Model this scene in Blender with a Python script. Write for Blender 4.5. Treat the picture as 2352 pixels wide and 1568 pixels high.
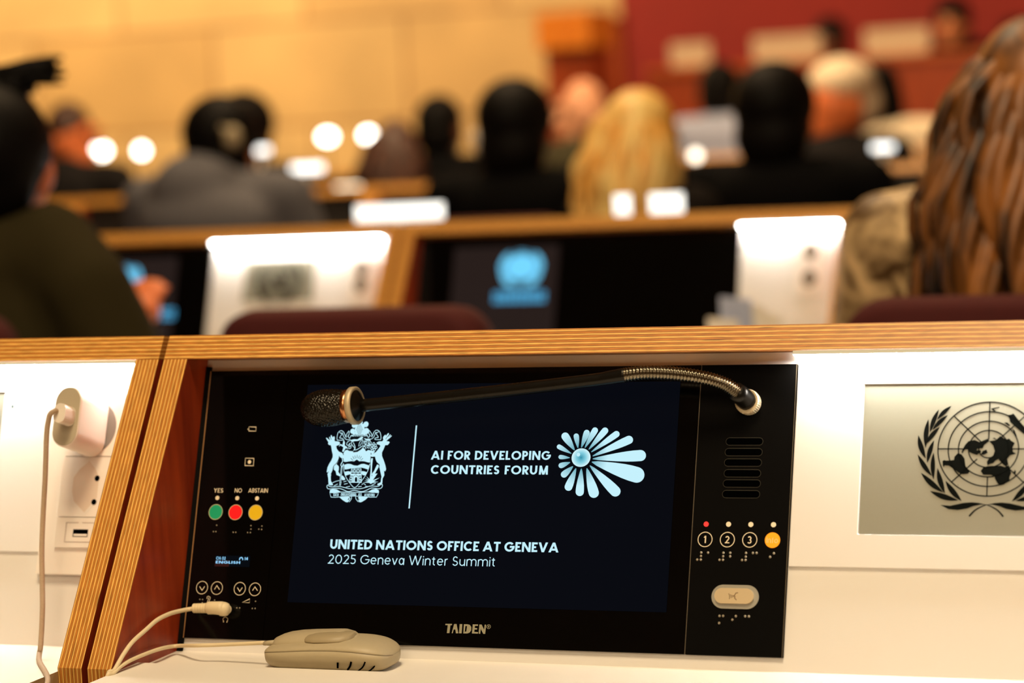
import bpy, bmesh, math, random
from mathutils import Vector, Matrix, noise
from mathutils.geometry import tessellate_polygon
random.seed(7)
PI = math.pi
for o in list(bpy.data.objects):
    bpy.data.objects.remove(o)
SC = bpy.context.scene
COL = SC.collection

# ------------------------------------------------------------------ camera
F_PX = 5800.0                                   # focal length in pixels of the 2352 x 1568 frame
CAM = Vector((1.1110, -1.9080, 1.2022))
YAW, PITCH, ROLL = math.radians(-22.338), math.radians(-5.0133), math.radians(-3.0)
TILT = math.radians(19.2895)                    # lean of the console panels
Z0 = 0.765                                      # height of the panel's lower edge

def _axes():
    cy, sy, cp, sp = math.cos(YAW), math.sin(YAW), math.cos(PITCH), math.sin(PITCH)
    fwd = Vector((sy*cp, cy*cp, sp)); right = Vector((cy, -sy, 0)); up = right.cross(fwd)
    cr, sr = math.cos(ROLL), math.sin(ROLL)
    return right*cr + up*sr, up*cr - right*sr, fwd
RX, UX, FX = _axes()
cam = bpy.data.cameras.new('camera'); cam_o = bpy.data.objects.new('camera', cam); COL.objects.link(cam_o)
m = Matrix((( RX.x, UX.x, -FX.x, CAM.x), (RX.y, UX.y, -FX.y, CAM.y), (RX.z, UX.z, -FX.z, CAM.z), (0, 0, 0, 1)))
cam_o.matrix_world = m
cam.sensor_width = 36.0; cam.lens = 36.0*F_PX/2352.0
cam.clip_start = 0.05; cam.clip_end = 100
cam.dof.use_dof = True; cam.dof.focus_distance = 2.115; cam.dof.aperture_fstop = 3.7
SC.camera = cam_o

# ------------------------------------------------------------------ light and exposure
SC.view_settings.view_transform = 'Standard'; SC.view_settings.look = 'None'
SC.view_settings.exposure = 0.0; SC.view_settings.gamma = 1.0
SC.view_settings.use_curve_mapping = False

def lin(c):
    c = c/255.0
    return c/12.92 if c <= 0.04045 else ((c+0.055)/1.055)**2.4
def S(r, g, b): return (lin(r), lin(g), lin(b), 1.0)

world = bpy.data.worlds.new('world'); SC.world = world; world.use_nodes = True
world.node_tree.nodes['Background'].inputs[0].default_value = (1.0, 0.72, 0.42, 1)
world.node_tree.nodes['Background'].inputs[1].default_value = 0.02

def area(name, loc, target, size, power, col=(1.0, 0.72, 0.42), size_y=None, spread=None):
    l = bpy.data.lights.new(name, 'AREA'); l.energy = power; l.color = col; l.size = size
    if size_y: l.shape = 'RECTANGLE'; l.size_y = size_y
    if spread: l.spread = math.radians(spread)
    o = bpy.data.objects.new(name, l); COL.objects.link(o); o.location = loc
    d = Vector(target) - Vector(loc); o.rotation_euler = d.to_track_quat('-Z', 'Y').to_euler()
    return o
WARM = (1.0, 0.70, 0.40)
area('fill_light_rear', (0.8, -4.2, 4.3), (0.3, 0.1, 0.9), 2.6, 120, (1.0, 0.78, 0.50))  # unseen soft fill behind the camera, added to brighten the front panels
area('ceiling_downlight_near', (0.6, -1.3, 4.3), (0.3, -0.1, 0.8), 1.0, 120, (1.0, 0.78, 0.50))
area('ceiling_downlight_seats', (-1.2, 3.0, 4.3), (-1.0, 3.2, 0.8), 1.6, 80, WARM)
area('ceiling_downlight_hall', (-1.9, 5.4, 4.3), (-1.7, 8.1, 1.0), 2.0, 230, WARM)
area('wall_washer', (-7.0, 9.3, 4.3), (-6.6, 11.9, 2.2), 4.0, 320, (1.0, 0.76, 0.45), 0.6)
area('podium_spotlight', (-1.5, 9.0, 4.3), (-1.8, 11.2, 1.4), 2.5, 130, (1.0, 0.66, 0.34))

# ------------------------------------------------------------------ materials
MATS = {}
def mat(name, col, rough=0.5, metal=0.0, spec=0.5, emit=None, strength=0.0, noise_amt=0.0, noise_scale=60.0, coat=0.0):
    if name in MATS: return MATS[name]
    m = bpy.data.materials.new(name); m.use_nodes = True
    nt = m.node_tree; b = nt.nodes['Principled BSDF']
    b.inputs['Base Color'].default_value = col; b.inputs['Roughness'].default_value = rough
    b.inputs['Metallic'].default_value = metal; b.inputs['Specular IOR Level'].default_value = spec
    if coat: b.inputs['Coat Weight'].default_value = coat; b.inputs['Coat Roughness'].default_value = 0.05
    if emit:
        b.inputs['Emission Color'].default_value = emit; b.inputs['Emission Strength'].default_value = strength
    tc = nt.nodes.new('ShaderNodeTexCoord'); nz = nt.nodes.new('ShaderNodeTexNoise')
    nz.inputs['Scale'].default_value = noise_scale; nz.inputs['Detail'].default_value = 3
    nt.links.new(tc.outputs['Object'], nz.inputs['Vector'])
    if noise_amt:
        mx = nt.nodes.new('ShaderNodeMix'); mx.data_type = 'RGBA'
        lo = tuple(max(0, c*(1-noise_amt)) for c in col[:3]) + (1,); hi = tuple(min(1, c*(1+noise_amt)) for c in col[:3]) + (1,)
        mx.inputs[6].default_value = lo; mx.inputs[7].default_value = hi
        nt.links.new(nz.outputs['Fac'], mx.inputs[0]); nt.links.new(mx.outputs[2], b.inputs['Base Color'])
    else:
        mr = nt.nodes.new('ShaderNodeMapRange'); mr.inputs[3].default_value = max(0.02, rough-0.03); mr.inputs[4].default_value = min(1, rough+0.03)
        nt.links.new(nz.outputs['Fac'], mr.inputs[0]); nt.links.new(mr.outputs[0], b.inputs['Roughness'])
    MATS[name] = m
    return m

def ply(name, across, along, period, light, mid, dark):
    """plywood edge: plies stacked in direction `across`, grain running in direction `along`"""
    if name in MATS: return MATS[name]
    m = bpy.data.materials.new(name); m.use_nodes = True; nt = m.node_tree; N = nt.nodes.new; L = nt.links.new
    b = nt.nodes['Principled BSDF']; b.inputs['Roughness'].default_value = 0.38
    tc = N('ShaderNodeTexCoord')
    def dot(v):
        d = N('ShaderNodeVectorMath'); d.operation = 'DOT_PRODUCT'; d.inputs[1].default_value = v
        L(tc.outputs['Object'], d.inputs[0]); return d.outputs['Value']
    def mth(op, a, bb=None, c=None):
        n = N('ShaderNodeMath'); n.operation = op
        for i, x in enumerate((a, bb, c)):
            if x is None: continue
            if isinstance(x, (int, float)): n.inputs[i].default_value = x
            else: L(x, n.inputs[i])
        return n.outputs[0]
    d = dot(across); l = dot(along)
    cv = N('ShaderNodeCombineXYZ'); L(mth('MULTIPLY', d, 260.0), cv.inputs[0]); L(mth('MULTIPLY', l, 7.0), cv.inputs[1])
    nz = N('ShaderNodeTexNoise'); nz.inputs['Scale'].default_value = 1.0; nz.inputs['Detail'].default_value = 2; L(cv.outputs[0], nz.inputs['Vector'])
    dd = mth('ADD', d, mth('MULTIPLY', mth('SUBTRACT', nz.outputs['Fac'], 0.5), period*0.25))
    fr = mth('FRACT', mth('DIVIDE', dd, period))
    cr = N('ShaderNodeValToRGB'); L(fr, cr.inputs[0]); e = cr.color_ramp.elements
    e[0].position = 0.0; e[0].color = dark; e[1].position = 1.0; e[1].color = dark
    for p, c in ((0.07, light), (0.40, light), (0.48, dark), (0.55, mid), (0.93, mid)):
        k = e.new(p); k.color = c
    # long fibres and open dark pores
    cv2 = N('ShaderNodeCombineXYZ'); L(mth('MULTIPLY', d, 1500.0), cv2.inputs[0]); L(mth('MULTIPLY', l, 60.0), cv2.inputs[1])
    n2 = N('ShaderNodeTexNoise'); n2.inputs['Scale'].default_value = 1.0; n2.inputs['Detail'].default_value = 3; L(cv2.outputs[0], n2.inputs['Vector'])
    mr = N('ShaderNodeMapRange'); mr.inputs[1].default_value = 0.3; mr.inputs[2].default_value = 0.7; mr.inputs[3].default_value = 0.62; mr.inputs[4].default_value = 1.25
    L(n2.outputs['Fac'], mr.inputs[0])
    cv3 = N('ShaderNodeCombineXYZ'); L(mth('MULTIPLY', d, 420.0), cv3.inputs[0]); L(mth('MULTIPLY', l, 16.0), cv3.inputs[1])
    n3 = N('ShaderNodeTexNoise'); n3.inputs['Scale'].default_value = 1.0; n3.inputs['Detail'].default_value = 1; L(cv3.outputs[0], n3.inputs['Vector'])
    knot = N('ShaderNodeMapRange'); knot.inputs[1].default_value = 0.73; knot.inputs[2].default_value = 0.78; knot.inputs[3].default_value = 1.0; knot.inputs[4].default_value = 0.25
    L(n3.outputs['Fac'], knot.inputs[0])
    mu = N('ShaderNodeVectorMath'); mu.operation = 'SCALE'; L(cr.outputs['Color'], mu.inputs[0]); L(mth('MULTIPLY', mr.outputs[0], knot.outputs[0]), mu.inputs['Scale'])
    L(mu.outputs[0], b.inputs['Base Color'])
    MATS[name] = m
    return m

def veneer(name, c0, c1, along=(0, 0.33, 0.94), rough=0.4):
    if name in MATS: return MATS[name]
    m = bpy.data.materials.new(name); m.use_nodes = True; nt = m.node_tree; N = nt.nodes.new; L = nt.links.new
    b = nt.nodes['Principled BSDF']; b.inputs['Roughness'].default_value = rough
    tc = N('ShaderNodeTexCoord'); mp = N('ShaderNodeMapping'); mp.inputs['Scale'].default_value = (60, 60, 4) if along[2] > 0.5 else (4, 60, 60)
    L(tc.outputs['Object'], mp.inputs[0]); nz = N('ShaderNodeTexNoise'); nz.inputs['Scale'].default_value = 1.0; nz.inputs['Detail'].default_value = 5
    L(mp.outputs[0], nz.inputs['Vector']); cr = N('ShaderNodeValToRGB'); L(nz.outputs['Fac'], cr.inputs[0])
    cr.color_ramp.elements[0].position = 0.3; cr.color_ramp.elements[0].color = c0; cr.color_ramp.elements[1].position = 0.75; cr.color_ramp.elements[1].color = c1
    L(cr.outputs[0], b.inputs['Base Color']); MATS[name] = m
    return m

def glow(name, col, strength=1.0):
    """a surface that gives off light: lit screen graphics, lamps"""
    if name in MATS: return MATS[name]
    m = bpy.data.materials.new(name); m.use_nodes = True; nt = m.node_tree
    b = nt.nodes['Principled BSDF']; b.inputs['Base Color'].default_value = (0.0008, 0.0008, 0.0008, 1); b.inputs['Roughness'].default_value = 0.5
    b.inputs['Specular IOR Level'].default_value = 0.0
    b.inputs['Emission Color'].default_value = col; b.inputs['Emission Strength'].default_value = strength
    MATS[name] = m
    return m

A7 = math.radians(7.5)
LIGHTW, MIDW, DARKW = S(240, 186, 96), S(196, 124, 48), S(92, 46, 14)
PLY_RAIL = ply('plywood edge of the rails', (0, math.sin(A7), math.cos(A7)), (1, 0, 0), 0.0036, LIGHTW, MIDW, DARKW)
PLY_SIDE = ply('plywood edge of the side panels', (1, 0, 0), (0, 0.55, 0.84), 0.0036, LIGHTW, MIDW, DARKW)
VENEER = veneer('red brown veneer', S(124, 36, 10), S(176, 66, 22))
WHITE = mat('white laminate', S(238, 232, 220), 0.42, noise_amt=0.02, noise_scale=30)
WHITE_PANEL = mat('white panel lacquer', S(228, 224, 218), 0.45)
EDGE = mat('beige edge band', S(190, 164, 120), 0.5)
SHADE_BLACK = mat('black painted shade', S(6, 5, 4), 0.8, spec=0.1)
GLASS_BLACK = mat('black console glass', S(3, 3, 3), 0.12, spec=0.2)
PLASTIC_BLACK = mat('black console plastic', S(5, 4, 3), 0.65, spec=0.05, noise_amt=0.5, noise_scale=900)
SLOT_BLACK = mat('black slot', S(2, 2, 2), 0.9, spec=0.0)
EDGE_GREY = mat('dark bevel', S(86, 76, 60), 0.4)
PRINT = mat('cream print', S(240, 226, 196), 0.5, emit=S(200, 175, 130), strength=0.0)
DOT = mat('braille plastic', S(150, 140, 120), 0.25, spec=0.8)
METAL = mat('brushed nickel', S(198, 182, 150), 0.55, metal=0.45)
GOLDM = mat('champagne metal', S(214, 194, 156), 0.4, metal=0.6)
COPPER = mat('copper band', S(200, 140, 96), 0.25, metal=1.0)
BLACK_METAL = mat('black satin metal', S(26, 24, 20), 0.28, metal=0.6)
GREYPL = mat('grey translucent plastic', S(150, 146, 132), 0.4)
BEIGE = mat('warm grey plastic', S(176, 162, 130), 0.5, noise_amt=0.04, noise_scale=300)
BEIGE_D = mat('darker grey plastic', S(160, 145, 112), 0.5)
CORD = mat('ivory cord', S(226, 208, 168), 0.5)
WHITEPL = mat('white plastic', S(240, 232, 222), 0.35)
WHITEPL2 = mat('white charger plastic', S(232, 222, 208), 0.3)
GREY_FACE = mat('greyish charger face', S(176, 164, 140), 0.5)
CABLE = mat('braided grey cable', S(176, 152, 124), 0.7, noise_amt=0.3, noise_scale=1500)
SOCK_IN = mat('socket recess', S(224, 206, 188), 0.5)
SOCK_GREY = mat('grey socket rim', S(130, 122, 116), 0.6)
LCD = mat('reflective grey display', S(138, 136, 120), 0.32, spec=0.4, noise_amt=0.02, noise_scale=500)
INK = mat('black display ink', S(10, 12, 9), 0.6, spec=0.03)
SCREEN = glow('screen backlight', S(7, 9, 16), 1.0)
TEXTC = glow('lit screen lettering', S(196, 240, 252), 1.0)
TEXTB = glow('unlit screen area', S(7, 10, 18), 1.0)
LED_STRIP = glow('led strip', (1.0, 0.96, 0.90, 1), 60.0)
LED_LIP = glow('light strip diffuser', S(252, 224, 172), 0.75)
CHAIRM = mat('burgundy chair cloth', S(74, 14, 12), 0.85, noise_amt=0.25, noise_scale=200)

# ------------------------------------------------------------------ objects and geometry helpers
def props(o, label=None, cat=None, group=None, kind=None):
    if label: o['label'] = label
    if cat: o['category'] = cat
    if group: o['group'] = group
    if kind: o['kind'] = kind
    return o
def empty(name, loc, label, cat, group=None, rz=0.0):
    o = bpy.data.objects.new(name, None); COL.objects.link(o); o.location = loc; o.rotation_euler = (0, 0, rz)
    o.empty_display_size = 0.05
    return props(o, label, cat, group)
def mobj(name, me, mats, parent=None, smooth=False, local=False, label=None):
    o = bpy.data.objects.new(name, me); COL.objects.link(o)
    for mm in (mats if isinstance(mats, (list, tuple)) else [mats]): me.materials.append(mm)
    if smooth:
        for p in me.polygons: p.use_smooth = True
    if parent is not None:
        o.parent = parent
        if not local:
            top = parent
            mw = Matrix.Identity(4); chain = []
            while top is not None: chain.append(top); top = top.parent
            for c in reversed(chain):
                mw = mw @ (c.matrix_parent_inverse if c.parent else Matrix.Identity(4)) @ Matrix.LocRotScale(c.location, c.rotation_euler, c.scale)
            o.matrix_parent_inverse = mw.inverted()
    if label: o['label'] = label
    return o
class G:
    """collects faces, then becomes ONE mesh object"""
    def __init__(s): s.v = []; s.f = []; s.mi = []
    def add(s, vs, fs, mi=0):
        k = len(s.v); s.v += [tuple(v) for v in vs]
        for f in fs: s.f.append(tuple(i+k for i in f)); s.mi.append(mi)
        return s
    def hexa(s, p, mi=0):            # 8 corners: bottom 0-3, top 4-7
        return s.add(p, [(3, 2, 1, 0), (4, 5, 6, 7), (0, 1, 5, 4), (1, 2, 6, 5), (2, 3, 7, 6), (3, 0, 4, 7)], mi)
    def box(s, x0, x1, y0, y1, z0, z1, mi=0):
        return s.hexa([(x0, y0, z0), (x1, y0, z0), (x1, y1, z0), (x0, y1, z0), (x0, y0, z1), (x1, y0, z1), (x1, y1, z1), (x0, y1, z1)], mi)
    def prism_x(s, poly, x0, x1, mi_side=0, mi_cap=None):     # poly in (y, z), extruded along x
        n = len(poly); vs = [(x0, y, z) for y, z in poly] + [(x1, y, z) for y, z in poly]
        s.add(vs, [(i, (i+1) % n, (i+1) % n+n, i+n) for i in range(n)], mi_side)
        mc = mi_side if mi_cap is None else mi_cap
        return s.add(vs, [tuple(range(n-1, -1, -1)), tuple(range(n, 2*n))], mc)
    def tube(s, pts, rad, seg=10, mi=0, caps=True, flat=1.0):
        pts = [Vector(p) for p in pts]; n = len(pts)
        rad = rad if isinstance(rad, (list, tuple)) else [rad]*n
        t0 = (pts[1]-pts[0]).normalized(); ref = Vector((0, 0, 1)) if abs(t0.z) < 0.9 else Vector((1, 0, 0))
        u = t0.cross(ref).normalized(); vs = []
        for i in range(n):
            t = (pts[min(i+1, n-1)]-pts[max(i-1, 0)]).normalized()
            u = (u - t*u.dot(t)).normalized(); w = t.cross(u)
            for k in range(seg):
                a = 2*PI*k/seg; vs.append(pts[i] + (u*math.cos(a) + w*math.sin(a)*flat)*rad[i])
        fs = [(i*seg+k, i*seg+(k+1) % seg, (i+1)*seg+(k+1) % seg, (i+1)*seg+k) for i in range(n-1) for k in range(seg)]
        if caps: fs += [tuple(range(seg-1, -1, -1)), tuple(range((n-1)*seg, n*seg))]
        return s.add(vs, fs, mi)
    def ball(s, c, r, nu=14, nv=9, mi=0):
        c = Vector(c); r = (r, r, r) if isinstance(r, (int, float)) else r
        vs = [c + Vector((0, 0, r[2]))]
        for j in range(1, nv):
            a = PI*j/nv
            for i in range(nu):
                b = 2*PI*i/nu; vs.append(c + Vector((r[0]*math.sin(a)*math.cos(b), r[1]*math.sin(a)*math.sin(b), r[2]*math.cos(a))))
        vs.append(c - Vector((0, 0, r[2]))); L = len(vs)-1
        fs = [(0, 1+i, 1+(i+1) % nu) for i in range(nu)] + [(L, 1+(nv-2)*nu+(i+1) % nu, 1+(nv-2)*nu+i) for i in range(nu)]
        fs += [(1+j*nu+i, 1+(j+1)*nu+i, 1+(j+1)*nu+(i+1) % nu, 1+j*nu+(i+1) % nu) for j in range(nv-2) for i in range(nu)]
        return s.add(vs, fs, mi)
    def rings(s, rings, mi=0, caps=True):
        n = len(rings[0]); k = len(rings)
        fs = [(j*n+i, j*n+(i+1) % n, (j+1)*n+(i+1) % n, (j+1)*n+i) for j in range(k-1) for i in range(n)]
        if caps: fs += [tuple(range(n-1, -1, -1)), tuple(range((k-1)*n, k*n))]
        return s.add([p for r in rings for p in r], fs, mi)
    def mesh(s, name, fix=True):
        me = bpy.data.meshes.new(name); me.from_pydata(s.v, [], s.f); me.update()
        for p, k in zip(me.polygons, s.mi): p.material_index = k
        if fix:
            bm = bmesh.new(); bm.from_mesh(me); bmesh.ops.recalc_face_normals(bm, faces=bm.faces); bm.to_mesh(me); bm.free()
        return me
    def build(s, name, mats, parent=None, smooth=False, local=False, label=None, fix=True):
        return mobj(name, s.mesh(name, fix), mats, parent, smooth, local, label)
def bevel(o, w, seg=2):
    b = o.modifiers.new('bevel', 'BEVEL'); b.width = w; b.segments = seg; b.limit_method = 'ANGLE'; b.angle_limit = math.radians(40)
    return o

# ------------------------------------------------------------------ reading points off the planes of the place
NRM = Vector((0, -math.cos(TILT), math.sin(TILT)))          # outward normal of a console panel
VUP = Vector((0, math.sin(TILT), math.cos(TILT)))           # up along a console panel
def ray(px, py): return RX*(px-1176.0) - UX*(py-784.0) + FX*F_PX
def hit(px, py, p0, n):
    d = ray(px, py); return CAM + d*((Vector(p0)-CAM).dot(n)/d.dot(n))
def at_y(px, py, Y): return hit(px, py, (0, Y, 0), Vector((0, 1, 0)))
def at_x(px, py, X): return hit(px, py, (X, 0, 0), Vector((1, 0, 0)))
def Q(u, v, n=0.0, yo=0.0): return Vector((u, yo, Z0)) + VUP*v + NRM*n      # panel coordinates -> world
def UV(px, py, n=0.0, yo=0.0):
    P = hit(px, py, Vector((0, yo, Z0)) + NRM*n, NRM); return P.x, (P-Vector((0, yo, Z0))).dot(VUP)

# flat drawings on a panel ------------------------------------------------
def poly_area(p): return 0.5*sum(p[i][0]*p[(i+1) % len(p)][1]-p[(i+1) % len(p)][0]*p[i][1] for i in range(len(p)))
class Draw:
    """a drawing of filled shapes in panel coordinates (u, v); layers lift a little off the panel"""
    def __init__(s, n=0.0004, yo=0.0, conv=None): s.g = G(); s.n = n; s.yo = yo; s.conv = conv; s.cols = []
    def pt(s, p): return s.conv(p) if s.conv else p
    def fill_uv(s, pts, mi=0, lift=0.0):
        if poly_area(pts) < 0: pts = pts[::-1]
        tris = tessellate_polygon([[Vector((x, y, 0)) for x, y in pts]])
        vs = [Q(x, y, s.n+lift, s.yo) for x, y in pts]
        out = []
        for t in tris:
            a, b, c = (pts[i] for i in t)
            out.append(t if (b[0]-a[0])*(c[1]-a[1])-(b[1]-a[1])*(c[0]-a[0]) > 0 else (t[0], t[2], t[1]))
        s.g.add(vs, out, mi); return s
    def fill(s, pts, mi=0, lift=0.0): return s.fill_uv([s.pt(p) for p in pts], mi, lift)
    def disc(s, c, r, mi=0, lift=0.0, ry=None, seg=28, conv=True):
        cu = s.pt(c) if conv else c; ry = ry or r
        return s.fill_uv([(cu[0]+r*math.cos(2*PI*i/seg), cu[1]+ry*math.sin(2*PI*i/seg)) for i in range(seg)], mi, lift)
    def ring(s, c, r, w, mi=0, lift=0.0, ry=None, seg=48, conv=True, a0=0.0, a1=2*PI):
        cu = s.pt(c) if conv else c; ry = ry or r; o = []; n = seg
        for i in range(n+1):
            a = a0+(a1-a0)*i/n; o.append((cu[0]+r*math.cos(a), cu[1]+ry*math.sin(a)))
        return s.line_uv(o, w, mi, lift)
    def line_uv(s, pts, w, mi=0, lift=0.0, taper=None):
        n = len(pts); L = []; R = []
        closed = n > 2 and abs(pts[0][0]-pts[-1][0])+abs(pts[0][1]-pts[-1][1]) < 1e-9
        for i in range(n):
            a = pts[i-1] if i else (pts[-2] if closed else pts[0]); b = pts[i+1] if i < n-1 else (pts[1] if closed else pts[-1])
            dx, dy = b[0]-a[0], b[1]-a[1]; l = math.hypot(dx, dy) or 1; h = w/2*(taper[i] if taper else 1)
            k = 1.0
            if 0 < i < n-1:
                e = (pts[i+1][0]-pts[i][0], pts[i+1][1]-pts[i][1]); q = math.hypot(*e) or 1
                c = (e[0]*dx+e[1]*dy)/(q*l); k = 1/max(0.5, c)
            L.append((pts[i][0]-dy/l*h*k, pts[i][1]+dx/l*h*k)); R.append((pts[i][0]+dy/l*h*k, pts[i][1]-dx/l*h*k))
        vs = [Q(x, y, s.n+lift, s.yo) for x, y in L] + [Q(x, y, s.n+lift, s.yo) for x, y in R]
        s.g.add(vs, [(n+i, n+i+1, i+1, i) for i in range(n-1)], mi); return s
    def line(s, pts, w, mi=0, lift=0.0, taper=None): return s.line_uv([s.pt(p) for p in pts], w, mi, lift, taper)
    def build(s, name, mats, parent): return s.g.build(name, mats, parent, fix=False)
def smooth_pts(pts, k=4, closed=False):
    out = []; n = len(pts)
    for i in range(n if closed else n-1):
        p0, p1, p2, p3 = (pts[(i+j) % n] if closed else pts[min(max(i+j, 0), n-1)] for j in (-1, 0, 1, 2))
        for q in range(k):
            t = q/k
            out.append(tuple(0.5*(2*b+(c-a)*t+(2*a-5*b+4*c-d)*t*t+(3*b-a-3*c+d)*t**3) for a, b, c, d in zip(p0, p1, p2, p3)))
    if not closed: out.append(tuple(pts[-1]))
    return out

# ------------------------------------------------------------------ lettering drawn with strokes
# every glyph: width in cap heights (with stroke), then strokes inside a unit box:
# ('l',x0,y0,x1,y1) straight stroke, ('a',cx,cy,rx,ry,from,to) arc in degrees, ('d',cx,cy) dot
GL = {
 'A': (.90, [('l', 0, 0, .5, 1), ('l', 1, 0, .5, 1), ('h', .2, .22, .8)]), 'B': (.62, [('v', 0), ('a', .45, .75, .5, .25, -90, 90), ('a', .45, .25, .55, .25, -90, 90), ('h', 0, 1, .5), ('h', 0, .5, .5), ('h', 0, 0, .5)]),
 'C': (.80, [('a', .58, .5, .58, .5, 45, 315)]), 'D': (.76, [('v', 0), ('a', .35, .5, .65, .5, -90, 90), ('h', 0, 1, .38), ('h', 0, 0, .38)]),
 'E': (.52, [('v', 0), ('h', 0, 1, 1), ('h', 0, .5, .92), ('h', 0, 0, 1)]), 'F': (.50, [('v', 0), ('h', 0, 1, 1), ('h', 0, .48, .92)]),
 'G': (.90, [('a', .52, .5, .52, .5, 42, 360), ('h', .56, .5, 1.04)]), 'H': (.74, [('v', 0), ('v', 1), ('h', 0, .5, 1)]), 'I': (0, [('v', .5)]),
 'L': (.46, [('v', 0), ('h', 0, 0, 1)]), 'M': (.98, [('l', .08, 0, .12, 1), ('l', .92, 0, .88, 1), ('l', .12, 1, .5, 0), ('l', .88, 1, .5, 0)]),
 'N': (.80, [('v', 0), ('v', 1), ('l', 0, 1, 1, 0)]), 'O': (.96, [('a', .5, .5, .5, .5, 0, 360)]),
 'P': (.56, [('v', 0), ('a', .4, .72, .6, .28, -90, 90), ('h', 0, 1, .45), ('h', 0, .44, .45)]),
 'R': (.60, [('v', 0), ('a', .4, .73, .56, .27, -90, 90), ('h', 0, 1, .45), ('h', 0, .46, .45), ('l', .4, .46, 1, 0)]),
 'S': (.56, [('a', .5, .745, .42, .255, 25, 270), ('a', .5, .245, .47, .245, -160, 90)]), 'T': (.62, [('v', .5), ('h', 0, 1, 1)]),
 'U': (.70, [('v', 0, .42, 1), ('v', 1, .42, 1), ('a', .5, .42, .5, .42, 180, 360)]), 'V': (.84, [('l', 0, 1, .5, 0), ('l', 1, 1, .5, 0)]),
 'W': (1.25, [('l', 0, 1, .26, 0), ('l', .5, 1, .26, 0), ('l', .5, 1, .74, 0), ('l', 1, 1, .74, 0)]), 'Y': (.72, [('l', 0, 1, .5, .45), ('l', 1, 1, .5, .45), ('v', .5, 0, .5)]),
 '0': (.68, [('a', .5, .5, .5, .5, 0, 360)]), '1': (.34, [('v', .8), ('l', .1, .78, .8, 1)]), '2': (.60, [('a', .5, .72, .44, .28, -18, 160), ('l', 0.02, 0, .90, .62), ('h', 0, 0, 1)]),
 '3': (.58, [('a', .45, .74, .42, .26, -90, 150), ('a', .45, .24, .5, .25, -150, 90)]), '4': (.64, [('l', .05, .3, .7, 1), ('h', 0, .28, 1), ('v', .72)]),
 '5': (.58, [('h', .14, 1, .92), ('v', .12, .56, 1), ('a', .42, .3, .52, .3, -140, 115)]), ':': (.1, [('d', .5, .08), ('d', .5, .6)]),
 'a': (.56, [('a', .46, .36, .46, .36, 0, 360), ('v', .96, 0, .73)]), 'e': (.60, [('a', .5, .36, .5, .36, 0, 320), ('h', .02, .37, .98)]),
 'f': (.36, [('v', .42, 0, .78), ('a', .86, .78, .44, .22, 80, 180), ('h', .05, .70, .95)]), 'i': (0, [('v', .5, 0, .73), ('d', .5, .96)]),
 'm': (.98, [('v', 0, 0, .73), ('v', .5, 0, .46), ('v', 1, 0, .46), ('a', .25, .46, .25, .27, 0, 180), ('a', .75, .46, .25, .27, 0, 180)]),
 'n': (.56, [('v', 0, 0, .73), ('v', 1, 0, .44), ('a', .5, .44, .5, .29, 0, 180)]), 'o': (.60, [('a', .5, .36, .5, .36, 0, 360)]),
 'r': (.34, [('v', 0, 0, .73), ('a', .8, .40, .8, .32, 75, 180)]), 't': (.38, [('v', .38, .14, .93), ('a', .85, .16, .47, .16, 180, 280), ('h', 0, .70, .95)]),
 'u': (.56, [('v', 0, .29, .73), ('v', 1, 0, .73), ('a', .5, .29, .5, .29, 180, 360)]), 'v': (.56, [('l', 0, .73, .5, 0), ('l', 1, .73, .5, 0)]),
}
def text_shapes(txt, w, widths=1.0, gap=.13, space=.34):
    """list of polygons in cap-height units and the run's width"""
    x = 0.0; polys = []
    for ch in txt:
        if ch == ' ': x += space; continue
        gw, st = GL[ch]; W = max(gw*widths, w)
        X = lambda t: x + w/2 + t*(W-w)
        Y = lambda t: w/2 + t*(1-w)
        for s in st:
            if s[0] == 'v':
                y0, y1 = (s[2], s[3]) if len(s) > 2 else (0, 1)
                polys.append([(X(s[1])-w/2, Y(y0)-(w/2 if y0 == 0 else 0)), (X(s[1])+w/2, Y(y0)-(w/2 if y0 == 0 else 0)), (X(s[1])+w/2, Y(y1)+(w/2 if y1 == 1 else 0)), (X(s[1])-w/2, Y(y1)+(w/2 if y1 == 1 else 0))])
            elif s[0] == 'h':
                h = w*0.46; polys.append([(X(s[1])-w/2*(s[1] == 0), Y(s[2])-h), (X(s[3])+w/2*(s[3] >= 1), Y(s[2])-h), (X(s[3])+w/2*(s[3] >= 1), Y(s[2])+h), (X(s[1])-w/2*(s[1] == 0), Y(s[2])+h)])
            elif s[0] == 'l':
                x0, y0, x1, y1 = X(s[1]), Y(s[2]), X(s[3]), Y(s[4])
                if s[2] in (0, 1): y0 += (w/2 if s[2] == 1 else -w/2)
                if s[4] in (0, 1): y1 += (w/2 if s[4] == 1 else -w/2)
                h = w/2*math.hypot(x1-x0, y1-y0)/max(abs(y1-y0), 1e-6); h = min(h, w*0.95)
                polys.append([(x0-h, y0), (x0+h, y0), (x1+h, y1), (x1-h, y1)])
            elif s[0] == 'a':
                n = max(6, int(abs(s[6]-s[5])/12)); cx, cy, rx, ry = X(s[1]), Y(s[2]), s[3]*(W-w), s[4]*(1-w)
                for i in range(n):
                    q = []
                    for a, sg in ((s[5]+(s[6]-s[5])*i/n, -1), (s[5]+(s[6]-s[5])*i/n, 1), (s[5]+(s[6]-s[5])*(i+1)/n, 1), (s[5]+(s[6]-s[5])*(i+1)/n, -1)):
                        a = math.radians(a); q.append((cx+(rx+sg*w/2)*math.cos(a), cy+(ry+sg*w/2*.96)*math.sin(a)))
                    polys.append(q)
            elif s[0] == 'd':
                r = w*.62; polys.append([(X(s[1])+r*math.cos(k*PI/5), Y(s[2])+r*math.sin(k*PI/5)) for k in range(10)])
        x += W + gap
    return polys, x-gap
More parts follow.
